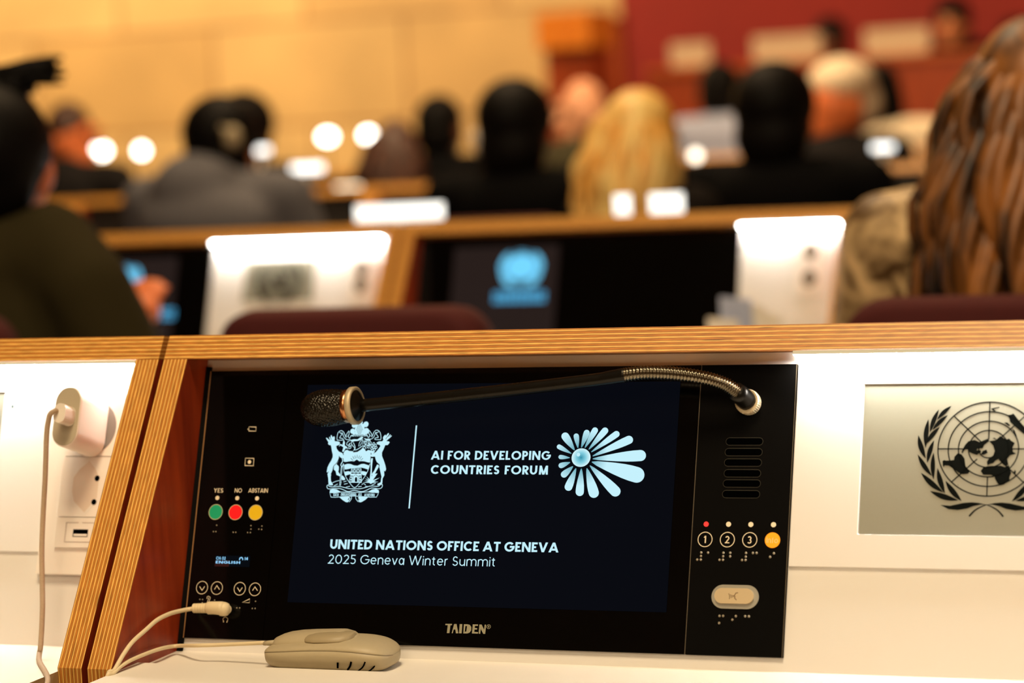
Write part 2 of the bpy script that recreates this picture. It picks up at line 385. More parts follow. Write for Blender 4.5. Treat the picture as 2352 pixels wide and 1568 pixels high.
def write(dr, txt, uv0, uv1, cap, w, mi=0, lift=0.0, widths=1.0, gap=.13, space=.34):
    """set txt with its baseline from uv0 to uv1 and the given cap height (panel metres)"""
    polys, W = text_shapes(txt, w, widths, gap, space)
    dx, dy = uv1[0]-uv0[0], uv1[1]-uv0[1]; k = dx/W
    for p in polys:
        dr.fill_uv([(uv0[0]+x*k, uv0[1]+dy*x/W+y*cap) for x, y in p], mi, lift)
def stadium(cx, cy, hw, hh, seg=10):
    r = min(hw, hh); out = []
    for sx, sy, a0 in ((1, 1, 0), (-1, 1, 90), (-1, -1, 180), (1, -1, 270)):
        for i in range(seg+1):
            a = math.radians(a0+90*i/seg); out.append((cx+sx*(hw-r)+r*math.cos(a), cy+sy*(hh-r)+r*math.sin(a)))
    return out
def plate_solid(g, pts, n0, n1, yo=0.0, mi=0, mi_top=None):
    """a plate of outline pts (u, v) standing between heights n0 and n1 off the panel"""
    if poly_area(pts) < 0: pts = pts[::-1]
    k = len(pts); vs = [Q(u, v, n0, yo) for u, v in pts] + [Q(u, v, n1, yo) for u, v in pts]
    g.add(vs, [(i, (i+1) % k, k+(i+1) % k, k+i) for i in range(k)], mi)
    g.add(vs, [tuple(range(k, 2*k)), tuple(range(k-1, -1, -1))], mi if mi_top is None else mi_top)
def rect(u0, v0, u1, v1): return [(u0, v0), (u1, v0), (u1, v1), (u0, v1)]

# ================================================================== the hall
def structure(name, g, mats, kind='structure'):
    o = g.build(name, mats); o['kind'] = kind; return o
STONE = mat('amber stone cladding', S(206, 168, 112), 0.6, noise_amt=0.10, noise_scale=1.3)
def stone_wall_mat():
    m = bpy.data.materials.new('stone blocks'); m.use_nodes = True; nt = m.node_tree; N = nt.nodes.new; L = nt.links.new
    b = nt.nodes['Principled BSDF']; b.inputs['Roughness'].default_value = 0.6
    tc = N('ShaderNodeTexCoord'); mp = N('ShaderNodeMapping'); mp.inputs['Rotation'].default_value = (PI/2, 0, 0); L(tc.outputs['Object'], mp.inputs[0])
    br = N('ShaderNodeTexBrick'); br.inputs['Scale'].default_value = 1.0; br.inputs['Brick Width'].default_value = 1.3; br.inputs['Row Height'].default_value = 0.62
    br.inputs['Mortar Size'].default_value = 0.012; br.inputs['Color1'].default_value = S(212, 178, 118); br.inputs['Color2'].default_value = S(192, 156, 98); br.inputs['Mortar'].default_value = S(150, 112, 66)
    L(mp.outputs[0], br.inputs['Vector']); nz = N('ShaderNodeTexNoise'); nz.inputs['Scale'].default_value = 1.6; nz.inputs['Detail'].default_value = 4; L(tc.outputs['Object'], nz.inputs['Vector'])
    mr = N('ShaderNodeMapRange'); mr.inputs[1].default_value = .3; mr.inputs[2].default_value = .7; mr.inputs[3].default_value = .82; mr.inputs[4].default_value = 1.12; L(nz.outputs['Fac'], mr.inputs[0])
    mu = N('ShaderNodeVectorMath'); mu.operation = 'SCALE'; L(br.outputs['Color'], mu.inputs[0]); L(mr.outputs[0], mu.inputs['Scale']); L(mu.outputs[0], b.inputs['Base Color'])
    return m
STONEB = stone_wall_mat()
REDWALL = mat('deep red wall covering', S(132, 18, 2), 0.75, noise_amt=0.15, noise_scale=2)
CARPET = mat('dark red carpet', S(70, 22, 18), 0.95, noise_amt=0.3, noise_scale=120)
PLASTER = mat('warm plaster', S(205, 185, 150), 0.8, noise_amt=0.04, noise_scale=8)
DAISWOOD = veneer('dais wood', S(120, 44, 14), S(172, 72, 26))
ORANGEW = veneer('honey wood', S(206, 112, 24), S(232, 142, 44))
structure('floor', G().box(-10, 6, -5, 12.2, -0.1, 0), CARPET)
structure('ceiling', G().box(-10, 6, -5, 12.2, 4.5, 4.6), PLASTER)
structure('wall_back', G().box(-10, -3.82, 12.0, 12.2, 0, 4.5), STONEB)
structure('wall_podium', G().box(-3.82, 6, 12.0, 12.2, 0, 4.5), REDWALL)
structure('wall_left', G().box(-10.2, -10, -5, 12.2, 0, 4.5), PLASTER)
structure('wall_right', G().box(6, 6.2, -5, 12.2, 0, 4.5), PLASTER)
structure('wall_rear', G().box(-10, 6, -5.2, -5, 0, 4.5), PLASTER)

# ================================================================== desks
A_, B_ = (0.0484, 1.006), (0.0611, 1.0257)
C7, S7 = math.cos(A7), math.sin(A7)
RAIL = [A_, B_, (B_[0]+.118*C7, B_[1]-.118*S7), (A_[0]+.130*C7, A_[1]-.130*S7)]
SIDE = [(0.0486, 1.0058), (-0.1116, 0.7612), (-0.1116, 0.0), (0.150, 0.0), (0.1760, 0.9893)]
TH = 0.0235
V_TOP, V_LEDGE, V_BOT = 0.2507, 0.0734, -0.0125
def sh(poly, yo): return [(y+yo, z) for y, z in poly]
LAMPS = []
def desk_module(label, x0, x1, yo, lit, plate=None, group=None, board=None):
    """one bench of the desk rows between two plywood side panels; lit = white stretches under a light strip"""
    r = empty('desk_bench', ((x0+x1)/2, yo, 0), label, 'desk', group)
    G().prism_x(sh(RAIL, yo), x0, x1, 1, 0).build('top_rail', [PLY_RAIL, PLY_RAIL], r)
    for a in (x0, x1-TH):
        g = G(); n = len(SIDE); p = sh(SIDE, yo)
        g.add([(a, y, z) for y, z in p] + [(a+TH, y, z) for y, z in p], [(i, (i+1) % n, (i+1) % n+n, i+n) for i in range(n)], 0)
        g.add([(a, y, z) for y, z in p], [tuple(range(n))], 1); g.add([(a+TH, y, z) for y, z in p], [tuple(range(n))], 1)
        g.build('side_panel', [PLY_SIDE, VENEER], r)
    xi, xo = x0+TH, x1-TH
    g = G(); g.hexa([Q(xi, V_BOT-.02, -.016, yo), Q(xo, V_BOT-.02, -.016, yo), Q(xo, V_BOT-.02, -.0032, yo), Q(xi, V_BOT-.02, -.0032, yo),
                     Q(xi, V_TOP, -.016, yo), Q(xo, V_TOP, -.016, yo), Q(xo, V_TOP, -.0032, yo), Q(xi, V_TOP, -.0032, yo)])
    g.build('backboard', board or WHITE_PANEL, r)
    G().box(xi, xo, yo+.100, yo+.116, 0.06, 0.975).build('modesty_panel', VENEER, r)
    for ua, ub in lit:
        g = G(); hole = plate if plate and ua < plate[0] < ub else None
        o_ = rect(ua, V_LEDGE, ub, V_TOP)
        if hole:
            h_ = rect(*hole); vs = []
            for n_ in (-.0034, -.0006): vs += [Q(u, v, n_, yo) for u, v in o_] + [Q(u, v, n_, yo) for u, v in h_]
            fs = []
            for k in range(4):
                q = (k+1) % 4; fs += [(8+k, 8+q, 12+q, 12+k), (k, 4+k, 4+q, q), (k, q, 8+q, 8+k), (4+k, 12+k, 12+q, 4+q)]
            g.add(vs, fs)
        else: plate_solid(g, o_, -.0034, -.0006, yo)
        bevel(g.build('upper_panel', WHITE_PANEL, r), .0012)
        a, b, n0, n1, v0, v1 = ua, ub, 0.0, 0.017, 0.2438, 0.2500
        g = G(); p = [Q(a, v0, n0, yo), Q(b, v0, n0, yo), Q(b, v0, n1, yo), Q(a, v0, n1, yo), Q(a, v1, n0, yo), Q(b, v1, n0, yo), Q(b, v1, n1, yo), Q(a, v1, n1, yo)]
        g.add(p, [(4, 5, 6, 7), (1, 2, 6, 5), (3, 0, 4, 7), (2, 3, 7, 6)], 1); g.add(p, [(0, 3, 2, 1), (0, 1, 5, 4)], 0)
        g.build('light_strip', [LED_STRIP, LED_LIP], r, fix=False)
    G().box(xi, xo, yo-.075, yo+.07, .735, .7535).build('rear_tray', WHITE, r)
    g = G(); y0, y1, z0, z1 = yo-.52, yo-.0690, .733, .758
    p = [(xi, y0, z0), (xo, y0, z0), (xo, y1, z0), (xi, y1, z0), (xi, y0, z1), (xo, y0, z1), (xo, y1, z1), (xi, y1, z1)]
    g.add(p, [(4, 5, 6, 7), (3, 2, 1, 0)], 0); g.add(p, [(0, 1, 5, 4), (1, 2, 6, 5), (2, 3, 7, 6), (3, 0, 4, 7)], 1)
    bevel(g.build('worktop', [WHITE, EDGE], r), .002)
    return r

# front row: the bench with the terminal, and its neighbour to the left
PLATE = (0.6019, 0.1003, 0.8075, 0.2226)
desk_module('nearest desk bench, holding the large lit terminal and the white panel with the wreath emblem', -0.0286, 0.9905, 0.0, [(0.5458, 0.9668)], PLATE, 'plywood desk benches')
LPL = (-0.4210, 0.1003, -0.2153, 0.2226)
desk_module('near desk bench at the left with the plugged-in charger and a lit white panel', -1.0540, -0.0344, 0.0, [(-0.48, -0.0580)], LPL, 'plywood desk benches')

# ================================================================== conference terminal
term = empty('conference_terminal', Q(.27, 0, 0), 'large black conference terminal with lit forum screen, in the nearest desk bench', 'terminal')
SEAM_L, SEAM_R = (UV(607, 1469)[0]+UV(660, 853)[0])/2, (UV(1613, 837)[0]+UV(1571, 1502)[0])/2
PW, PH = 0.5453, 0.2399
def tplate(name, u0, u1, m, n1, w=.0004):
    g = G(); plate_solid(g, rect(u0, 0, u1, PH), -.009, n1); return bevel(g.build(name, m, term), w, 1)
left_panel = tplate('control_panel', 0.0004, SEAM_L-.0003, GLASS_BLACK, 0.0)
mid_panel = tplate('display_glass', SEAM_L+.0001, SEAM_R-.0004, GLASS_BLACK, 0.0)
right_panel = tplate('microphone_panel', SEAM_R+.0002, PW, PLASTIC_BLACK, 0.0)
d = Draw(.00015); d.line_uv([(SEAM_R+.0002, 0), (SEAM_R+.0002, PH)], .0006); d.line_uv([(PW-.0004, 0), (PW-.0004, PH)], .0006); d.build('panel_edge', EDGE_GREY, term)
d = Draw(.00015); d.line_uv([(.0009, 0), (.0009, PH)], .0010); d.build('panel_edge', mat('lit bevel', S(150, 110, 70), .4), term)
g = G(); plate_solid(g, rect(-.0049, V_BOT-.004, .0003, PH+.004), -.003, -.0006); g.build('side_shade_strip', SHADE_BLACK, term)  # black strip painting the shadow between side panel and terminal edge

# ---- lit screen
sc0 = UV(661.5, 1383.5); sc1 = UV(707, 880.5); sc2 = UV(1564.5, 879); sc3 = UV(1529.5, 1405)
SU0, SU1, SV0, SV1 = (sc0[0]+sc1[0])/2, (sc2[0]+sc3[0])/2, (sc0[1]+sc3[1])/2, (sc1[1]+sc2[1])/2
d = Draw(.0003); d.fill_uv(rect(SU0, SV0, SU1, SV1))
scr = d.build('screen', SCREEN, term)
P = lambda x, y: UV(x, y)
def crop(ox, oy, k): return lambda p: UV(ox+p[0]/k, oy+p[1]/k)

d = Draw(.0006)
ax, ay = P(990.3, 1055.3), P(1264.5, 1055.7)
capv = P(1000, 1035.2)[1]-P(1000, 1055.4)[1]
write(d, 'AI FOR DEVELOPING', (ax[0], ax[1]), (ay[0], ax[1]-.0001), capv, .20, gap=.115, space=.36)
bx, by = P(989.6, 1088.3), P(1260.3, 1089)
write(d, 'COUNTRIES FORUM', (bx[0], bx[1]), (by[0], bx[1]-.0001), P(1000, 1068.2)[1]-P(1000, 1088.4)[1], .20, gap=.115, space=.40)
cx, cy_ = P(758.2, 1260.2), P(1283, 1268.6)
write(d, 'UNITED NATIONS OFFICE AT GENEVA', cx, cy_, P(760, 1238.6)[1]-P(760, 1260.3)[1], .215, widths=1.08, gap=.10, space=.30)
ex, ey = P(753.5, 1294.2), P(1138, 1300.8)
write(d, '2025 Geneva Winter Summit', ex, ey, P(757, 1273.2)[1]-P(757, 1294.4)[1], .105, widths=1.12, gap=.15, space=.34)
d.line_uv([P(957.2, 977), P(940.3, 1167.5)], .00125)
d.build('screen_lettering', TEXTC, scr)

# ---- flower logo
def petal_pts(b, t, r, bw=7):
    dx, dy = t[0]-b[0], t[1]-b[1]; L = math.hypot(dx, dy); ux, uy = dx/L, dy/L; nx, ny = -uy, ux; out = []
    prof = [(0, bw/r), (.12, .30), (.3, .52), (.5, .74), (.7, .91), (.86, .99), (1, 1)]
    for q, w in prof: out.append((b[0]+dx*q+nx*r*w, b[1]+dy*q+ny*r*w))
    for i in range(1, 12):
        a = PI*i/12; out.append((t[0]+nx*r*math.cos(a)+ux*r*math.sin(a), t[1]+ny*r*math.cos(a)+uy*r*math.sin(a)))
    for q, w in reversed(prof): out.append((b[0]+dx*q-nx*r*w, b[1]+dy*q-ny*r*w))
    return out
def petal_mat():
    m = bpy.data.materials.new('petal graphic'); m.use_nodes = True; nt = m.node_tree; N = nt.nodes.new; L = nt.links.new
    b = nt.nodes['Principled BSDF']; b.inputs['Base Color'].default_value = (.01, .01, .01, 1); b.inputs['Specular IOR Level'].default_value = 0
    c = Q(*UV(1335.3, 1051), .0006); tc = N('ShaderNodeTexCoord'); vd = N('ShaderNodeVectorMath'); vd.operation = 'DISTANCE'; vd.inputs[1].default_value = c
    L(tc.outputs['Object'], vd.inputs[0]); mr = N('ShaderNodeMapRange'); mr.inputs[1].default_value = .0085; mr.inputs[2].default_value = .024; L(vd.outputs['Value'], mr.inputs[0])
    cr = N('ShaderNodeValToRGB'); L(mr.outputs[0], cr.inputs[0]); e = cr.color_ramp.elements; e[0].color = S(86, 160, 178); e[1].color = S(196, 240, 252)
    L(cr.outputs[0], b.inputs['Emission Color']); b.inputs['Emission Strength'].default_value = 1.0
    return m
d = Draw(.0006, conv=crop(1240, 960, 7.8385))
for bb, tt, rr in [((957, 735), (1815, 675), 100), ((940, 790), (1745, 1022), 142), ((905, 855), (1362, 1318), 95), ((850, 905), (975, 1345), 92), ((752, 910), (722, 1330), 74), ((655, 905), (520, 1240), 70),
                   ((600, 870), (440, 1015), 58), ((548, 797), (388, 855), 48), ((542, 715), (378, 702), 39), ((572, 640), (352, 518), 43), ((628, 578), (462, 330), 70), ((690, 538), (660, 326), 48),
                   ((752, 530), (848, 266), 54), ((815, 535), (997, 222), 54), ((885, 565), (1178, 228), 58), ((930, 612), (1383, 290), 57), ((955, 685), (1608, 393), 74)]:
    d.fill(petal_pts(bb, tt, rr))
fl = d.build('flower_logo', petal_mat(), scr)
hc = UV(1240+747/7.8385, 960+713/7.8385); hr = UV(1240+917/7.8385, 1051)[0]-hc[0]; hv = hc[1]-UV(1335, 960+880/7.8385)[1]
def hub_mat():
    m = bpy.data.materials.new('hub graphic'); m.use_nodes = True; nt = m.node_tree; N = nt.nodes.new; L = nt.links.new
    b = nt.nodes['Principled BSDF']; b.inputs['Base Color'].default_value = (.01, .01, .01, 1); b.inputs['Specular IOR Level'].default_value = 0
    tc = N('ShaderNodeTexCoord'); vd = N('ShaderNodeVectorMath'); vd.operation = 'DISTANCE'; vd.inputs[1].default_value = Q(hc[0], hc[1], .0008)
    L(tc.outputs['Object'], vd.inputs[0]); mr = N('ShaderNodeMapRange'); mr.inputs[2].default_value = hr; L(vd.outputs['Value'], mr.inputs[0])
    cr = N('ShaderNodeValToRGB'); L(mr.outputs[0], cr.inputs[0]); e = cr.color_ramp.elements; e[0].color = S(28, 140, 168); e[1].color = S(216, 248, 255); k = e.new(.5); k.color = S(130, 206, 224)
    L(cr.outputs[0], b.inputs['Emission Color']); b.inputs['Emission Strength'].default_value = 1.0
    return m
d = Draw(.0008); d.disc(hc, hr, ry=hv, conv=False, seg=40); hb = d.build('flower_logo_hub', hub_mat(), scr)
d = Draw(.0009, conv=crop(1240, 960, 7.8385)); d.disc((700, 660), hr*.19); d.build('hub_highlight', TEXTC, scr)

# ---- crest: bright shapes (slot 0) with dark line work on top (slot 1)
d = Draw(.0006, conv=crop(720, 960, 7.4667)); KL = .0002
LW = UV(780, 1050)[0]-UV(780-10/7.4667, 1050)[0]          # width of a 10-unit line
F = lambda pts, k=0: d.fill(pts, k, KL*k)
def LN(pts, w=10, k=0, sm=True, tp=None): d.line(smooth_pts(pts, 4) if sm and len(pts) > 2 else pts, LW*w/10, k, KL*k, None)
F([(220,342),(232,338),(262,362),(290,385),(272,330),(285,322),(300,345),(303,296),(318,296),(330,330),(345,322),(362,312),(372,340),(365,372),(372,398),(430,402),(458,415),(455,450),(440,462),(393,480),(405,530),(440,575),(500,600),(525,640),(522,690),(480,685),(440,650),(445,690),(425,745),(400,790),(355,830),(340,890),(310,960),(300,1010),(305,1080),(335,1130),(340,1150),(290,1155),(265,1140),(262,1090),(258,1030),(245,960),(270,910),(240,935),(232,925),(245,850),(272,790),(310,730),(335,670),(335,620),(320,560),(310,490),(300,462),(275,465),(255,440),(262,415),(240,380)])
F([(358,828),(400,790),(440,830),(440,880),(430,920),(470,980),(510,990),(550,1040),(540,1065),(500,1065),(460,1000),(400,975),(385,910),(355,885)])
F([(1350,305),(1338,298),(1310,330),(1330,285),(1320,280),(1285,330),(1300,262),(1285,258),(1250,305),(1240,285),(1220,300),(1205,318),(1195,345),(1205,370),(1185,398),(1130,400),(1088,420),(1095,450),(1135,458),(1155,480),(1120,530),(1075,585),(1030,612),(990,645),(1000,665),(1060,660),(1075,720),(1100,770),(1140,800),(1130,850),(1150,940),(1168,1010),(1158,1100),(1100,1130),(1105,1155),(1165,1145),(1185,1115),(1190,1040),(1220,980),(1215,900),(1235,915),(1250,880),(1240,820),(1215,740),(1180,650),(1180,590),(1205,540),(1235,465),(1280,462),(1312,420),(1300,402),(1255,395),(1290,360),(1318,340)])
F([(1075,840),(1098,795),(1128,810),(1118,850),(1085,905),(1058,960),(1020,1010),(1005,960),(1045,905)])
LN([(1245, 362), (1290, 300)], 8, 1); LN([(290, 330), (318, 372)], 7, 1)
LN([(448, 650), (440, 700), (405, 770), (350, 830), (335, 900), (305, 965)], 9, 1); LN([(1055, 665), (1075, 740), (1135, 800)], 9, 1); LN([(1135, 850), (1152, 930), (1172, 1020)], 8, 1)
F([(520,600),(545,560),(580,545),(620,565),(680,570),(690,590),(760,580),(820,540),(850,512),(880,525),(893,550),(905,572),(945,548),(1000,560),(1060,572),(1010,640),(985,660),(975,765),(930,757),(880,742),(820,738),(790,742),(750,712),(710,742),(650,738),(560,752),(525,748),(518,690)])
F([(750, 712), (785, 735), (795, 760), (700, 760), (712, 735)], 1)
for q in [((648,690),(690,732)),((680,655),(706,705)),((716,645),(729,695)),((757,632),(752,690)),((797,645),(778,697)),((830,655),(800,707)),((857,690),(816,726))]: LN(q, 7, 1)
F([(515,600),(528,620),(522,640),(512,625)], 1); F([(988,595),(1000,600),(1002,628),(990,632)], 1); F([(988, 680), (997, 680), (996, 715), (988, 715)], 1)
F([(530,803),(590,785),(640,788),(700,813),(760,818),(820,790),(870,785),(965,815),(955,860),(940,882),(880,862),(830,850),(650,862),(600,875),(540,882)])
F([(540,922),(600,912),(645,920),(640,962),(600,972),(560,988),(545,955)]); F([(830,910),(880,915),(928,932),(905,978),(860,982),(828,962)])
LN([(520,790),(527,900),(558,1000),(615,1095),(708,1192),(800,1110),(880,1010),(942,890),(972,785)], 9)
F([(655,862),(825,862),(830,1000),(832,1108),(612,1108),(640,960)])
def brick(y0, y1, xs):
    for a, b in xs: F([(a, y0), (b, y0), (b, y1), (a, y1)], 1)
brick(870, 887, [(664, 702), (712, 766), (776, 820)]); brick(897, 918, [(660, 680), (690, 733), (743, 796), (806, 822)]); brick(935, 955, [(654, 700), (708, 765), (775, 820)])
brick(985, 1008, [(640, 655), (665, 678), (785, 798), (808, 822)]); brick(1022, 1046, [(634, 662), (796, 824)]); brick(1062, 1094, [(628, 644), (652, 664), (790, 800), (808, 818)])
LN([(686, 1095), (684, 1030), (692, 1000), (730, 975), (768, 1000), (776, 1030), (776, 1095)], 6, 1)
F([(715, 1095), (716, 1035), (728, 1015), (740, 1012), (752, 1020), (757, 1040), (757, 1095)], 1)
for c, r in [((705, 122), 42), ((905, 108), 44), ((676, 226), 40), ((908, 226), 50), ((760, 80), 40), ((815, 78), 34), ((700, 262), 24), ((880, 262), 28)]: d.disc(c, LW*r/10, seg=18)
F([(740, 70), (800, 55), (815, 20), (824, 50), (852, 72), (840, 100), (880, 100), (880, 180), (862, 282), (725, 282), (712, 190), (750, 110)])
for i in range(6):
    for j in range(7):
        x, y = 735+i*20+(j % 2)*10, 122+j*24
        if abs(x-795)/70+abs(y-196)/140 < 1.0: F([(x-7, y), (x, y-9), (x+7, y), (x, y+9)], 1)
for sgn in (0, 1):
    M = lambda p: (p[0] if not sgn else 1572-p[0], p[1] if not sgn else p[1]-10)
    for pl in [[(418,385),(408,350),(420,270),(450,228),(490,218),(525,245),(550,300),(568,335)],[(450,240),(475,262),(500,255),(478,300),(455,340),(500,350),(512,378),(420,380)],[(500,260),(530,330),(575,370),(640,365)],[(568,330),(570,285),(612,225),(615,280),(590,320)],[(615,280),(600,310),(625,345),(650,300),(680,310)],
               [(640,380),(590,410),(575,450),(600,470),(630,430),(610,500),(650,470),(640,520),(600,520)],[(690,400),(650,430),(690,490),(720,520),(690,560)]]:
        LN([M(p) for p in pl], 9)
for i in range(8): LN([(655+i*33, 318), (662+i*33, 296-6*math.sin(i*PI/7)), (680+i*33, 296-6*math.sin(i*PI/7)), (686+i*33, 318)], 8)
F([(640, 378), (700, 362), (760, 366), (830, 318), (860, 330), (830, 370), (770, 392), (650, 402)]); F([(870, 345), (930, 360), (985, 372), (975, 388), (900, 378)])
LN([(690, 420), (720, 500), (705, 540), (740, 545), (800, 510), (850, 478), (890, 490), (905, 530)], 10)
LN([(780, 485), (800, 410), (850, 370), (830, 430), (800, 480)], 8); LN([(850, 460), (870, 390), (890, 470)], 7); LN([(900, 470), (890, 400), (950, 400), (975, 470), (930, 460)], 8)
F([(498,575),(518,500),(470,470),(440,490),(465,445),(505,460),(515,400),(522,365),(545,420),(540,470),(580,495),(595,530),(560,515),(530,560),(525,580)])
for c in [(1040,440),(1008,475),(1065,468),(1040,500),(1005,520),(1078,505),(1048,540),(1015,552)]: d.ring(c, LW*1.8, LW*.9, seg=12)
LN([(498, 690), (505, 740), (478, 790), (480, 820), (500, 830), (520, 780)], 14)
LN([(490, 840), (478, 960), (462, 1155)], 26); LN([(492, 850), (480, 960), (465, 1145)], 9, 1)
for y in (880, 935, 990, 1050, 1105): LN([(476-(y-840)*.05, y), (500-(y-840)*.05, y)], 6)
F([(985, 690), (1025, 690), (1012, 800), (1008, 870), (1004, 1000), (1040, 960), (1102, 950), (1025, 1065), (1140, 1022), (1040, 1085), (1118, 1095), (1020, 1112), (985, 1130), (960, 1110), (850, 1105), (945, 1090), (880, 1070), (950, 1075), (890, 1035), (955, 1060), (912, 1000), (970, 1050), (985, 900)])
for q in [[(330, 1110), (390, 1085), (450, 1070)], [(355, 1165), (420, 1130)], [(520, 1095), (570, 1080)], [(530, 1135), (590, 1120)], [(560, 1185), (630, 1170)], [(830, 1140), (870, 1125), (900, 1150)], [(770, 1180), (830, 1170)], [(1005, 1150), (1070, 1120)], [(890, 1175), (930, 1170)]]: LN(q, 9)
LN([(262, 1145), (238, 1160), (240, 1195), (275, 1215), (420, 1205), (500, 1222), (600, 1262), (700, 1240), (830, 1262), (920, 1235), (1000, 1200), (1130, 1212), (1180, 1185), (1185, 1140), (1160, 1135)], 10)
LN([(262, 1145), (275, 1170), (330, 1180), (440, 1172), (530, 1190), (610, 1210), (705, 1212), (810, 1210), (900, 1190), (990, 1165), (1110, 1170), (1160, 1135)], 10)
F([(282, 1282), (290, 1232), (335, 1215), (400, 1222), (478, 1268), (400, 1280), (330, 1285)]); F([(1128, 1282), (1125, 1240), (1080, 1212), (1010, 1225), (940, 1266), (1010, 1272), (1080, 1284)])
LN([(285,1280),(380,1284),(470,1268),(600,1272),(710,1275),(830,1272),(940,1266),(1030,1278),(1122,1262),(1110,1310),(1085,1355),(990,1358),(900,1352),(710,1336),(480,1350),(380,1360),(305,1355),(285,1280)], 9, sm=False)
F([(450, 1358), (540, 1352), (610, 1348), (640, 1372), (615, 1430), (585, 1445), (555, 1438), (500, 1402)]); F([(945, 1356), (870, 1350), (790, 1346), (762, 1372), (780, 1430), (800, 1445), (830, 1440), (890, 1405)])
LN([(650, 1350), (640, 1395), (612, 1430)], 10, 1); LN([(655, 1345), (655, 1385), (618, 1440)], 9); LN([(728, 1345), (735, 1390), (775, 1438)], 9); LN([(600, 1405), (620, 1372)], 14, 1); LN([(790, 1405), (765, 1372)], 14, 1)
for wd, xa, xb, yb in (('EACH', 346, 432, 1341), ('ENDEAVOURING', 474, 735, 1334), ('ALL', 772, 832, 1334), ('ACHIEVING', 875, 1052, 1344)):
    a, b = d.conv((xa, yb)), d.conv((xb, yb)); write(d, wd, a, (b[0], a[1]), LW*4.6, .24, 0, 0, gap=.16)
d.build('crest', [TEXTC, TEXTB], scr)

# ---- controls
PR = lambda n=.0004: Draw(n)
c4 = crop(400, 1080, 3.214); c98 = crop(400, 1300, 9.8); c5 = crop(1500, 1100, 3.7325)
def mm(px, py, dx): return UV(px+dx, py)[0]-UV(px, py)[0]
d = Draw(.0003)
for w_, a, b in (('YES', 293, 362), ('NO', 447, 500), ('ABSTAIN', 548, 692)):
    p, q = c4((a, 164)), c4((b, 164)); write(d, w_, p, (q[0], p[1]), c4((400, 132))[1]-c4((400, 164))[1], .14, gap=.13)
d.build('vote_lettering', PRINT, term)
def chevron(c, up, parent):
    x, y = c; s = 1 if up else -1; y += -8 if up else 12
    d = Draw(.0004, conv=c98); d.line([(x-60+6, y+s*38), (x, y-s*48), (x+60, y+s*40)], .00062); d.build('chevron', PRINT, parent)
d = Draw(.0003, conv=c98)
d.line(smooth_pts([(742, 735), (745, 690), (780, 675), (815, 700), (808, 745), (785, 800), (762, 812), (752, 790), (765, 765), (780, 745), (770, 725), (790, 705)], 3), .0004)
d.build('ear_symbol', PRINT, term); d = Draw(.0003, conv=c98)
d.line([(1535, 815), (1705, 735), (1698, 822), (1535, 815)], .0004)
d.build('volume_symbol', PRINT, term); d = Draw(.0003, conv=c98)
d.line(smooth_pts([(1108, 1225), (1105, 1180), (1158, 1142), (1210, 1180), (1205, 1225)], 4), .00045)
d.line([(1112, 1215), (1116, 1262)], .0009); d.line([(1205, 1215), (1188, 1268)], .0009)
d.build('headphone_symbol', PRINT, term); d = Draw(.0003)
d.conv = lambda p: UV(*p)
d.line([(572.5, 980), (588.5, 980.5), (588, 990), (572, 989.5), (572.5, 980)], .0004); d.line([(572.5, 983), (569.5, 985), (572, 988)], .0004)
d.build('plug_symbol', PRINT, term); d = Draw(.0003, conv=lambda p: UV(*p))
d.line([(564, 1052), (583.5, 1052.5), (582.5, 1069.5), (563, 1069), (564, 1052)], .0005); d.disc((573.3, 1060.7), .0017)
d.build('card_symbol', PRINT, term)
for name, px, py, col in (('green', 496.5, 1175.8, S(8, 140, 92)), ('red', 542, 1176.5, S(226, 16, 22)), ('yellow', 588, 1177, S(206, 164, 10))):
    c = UV(px, py); g = G(); plate_solid(g, stadium(c[0], c[1], .0066, .0066), 0, .0009)
    o = g.build('vote_button', mat(name + ' button', col, .45, emit=col, strength=.35), term); o['label'] = name + ' round vote button'
    d = Draw(.00095); d.ring(c, .0067, .0005, conv=False); d.build('button_rim', mat('button rim', S(200, 190, 150), .5), o)
for p in ((320, 203), (467, 205), (613, 207)):
    c = c4(p); g = G(); plate_solid(g, stadium(c[0], c[1], .0019, .0019), 0, .0004); g.build('indicator_light', PRINT, term)
for c, up in (((632, 482), 0), ((966, 492), 1), ((1481, 507), 0), ((1823, 520), 1)):
    d = Draw(.0004); d.ring(c98(c), .0056, .0005, conv=False); chevron(c, up, d.build('arrow_button', PRINT, term))
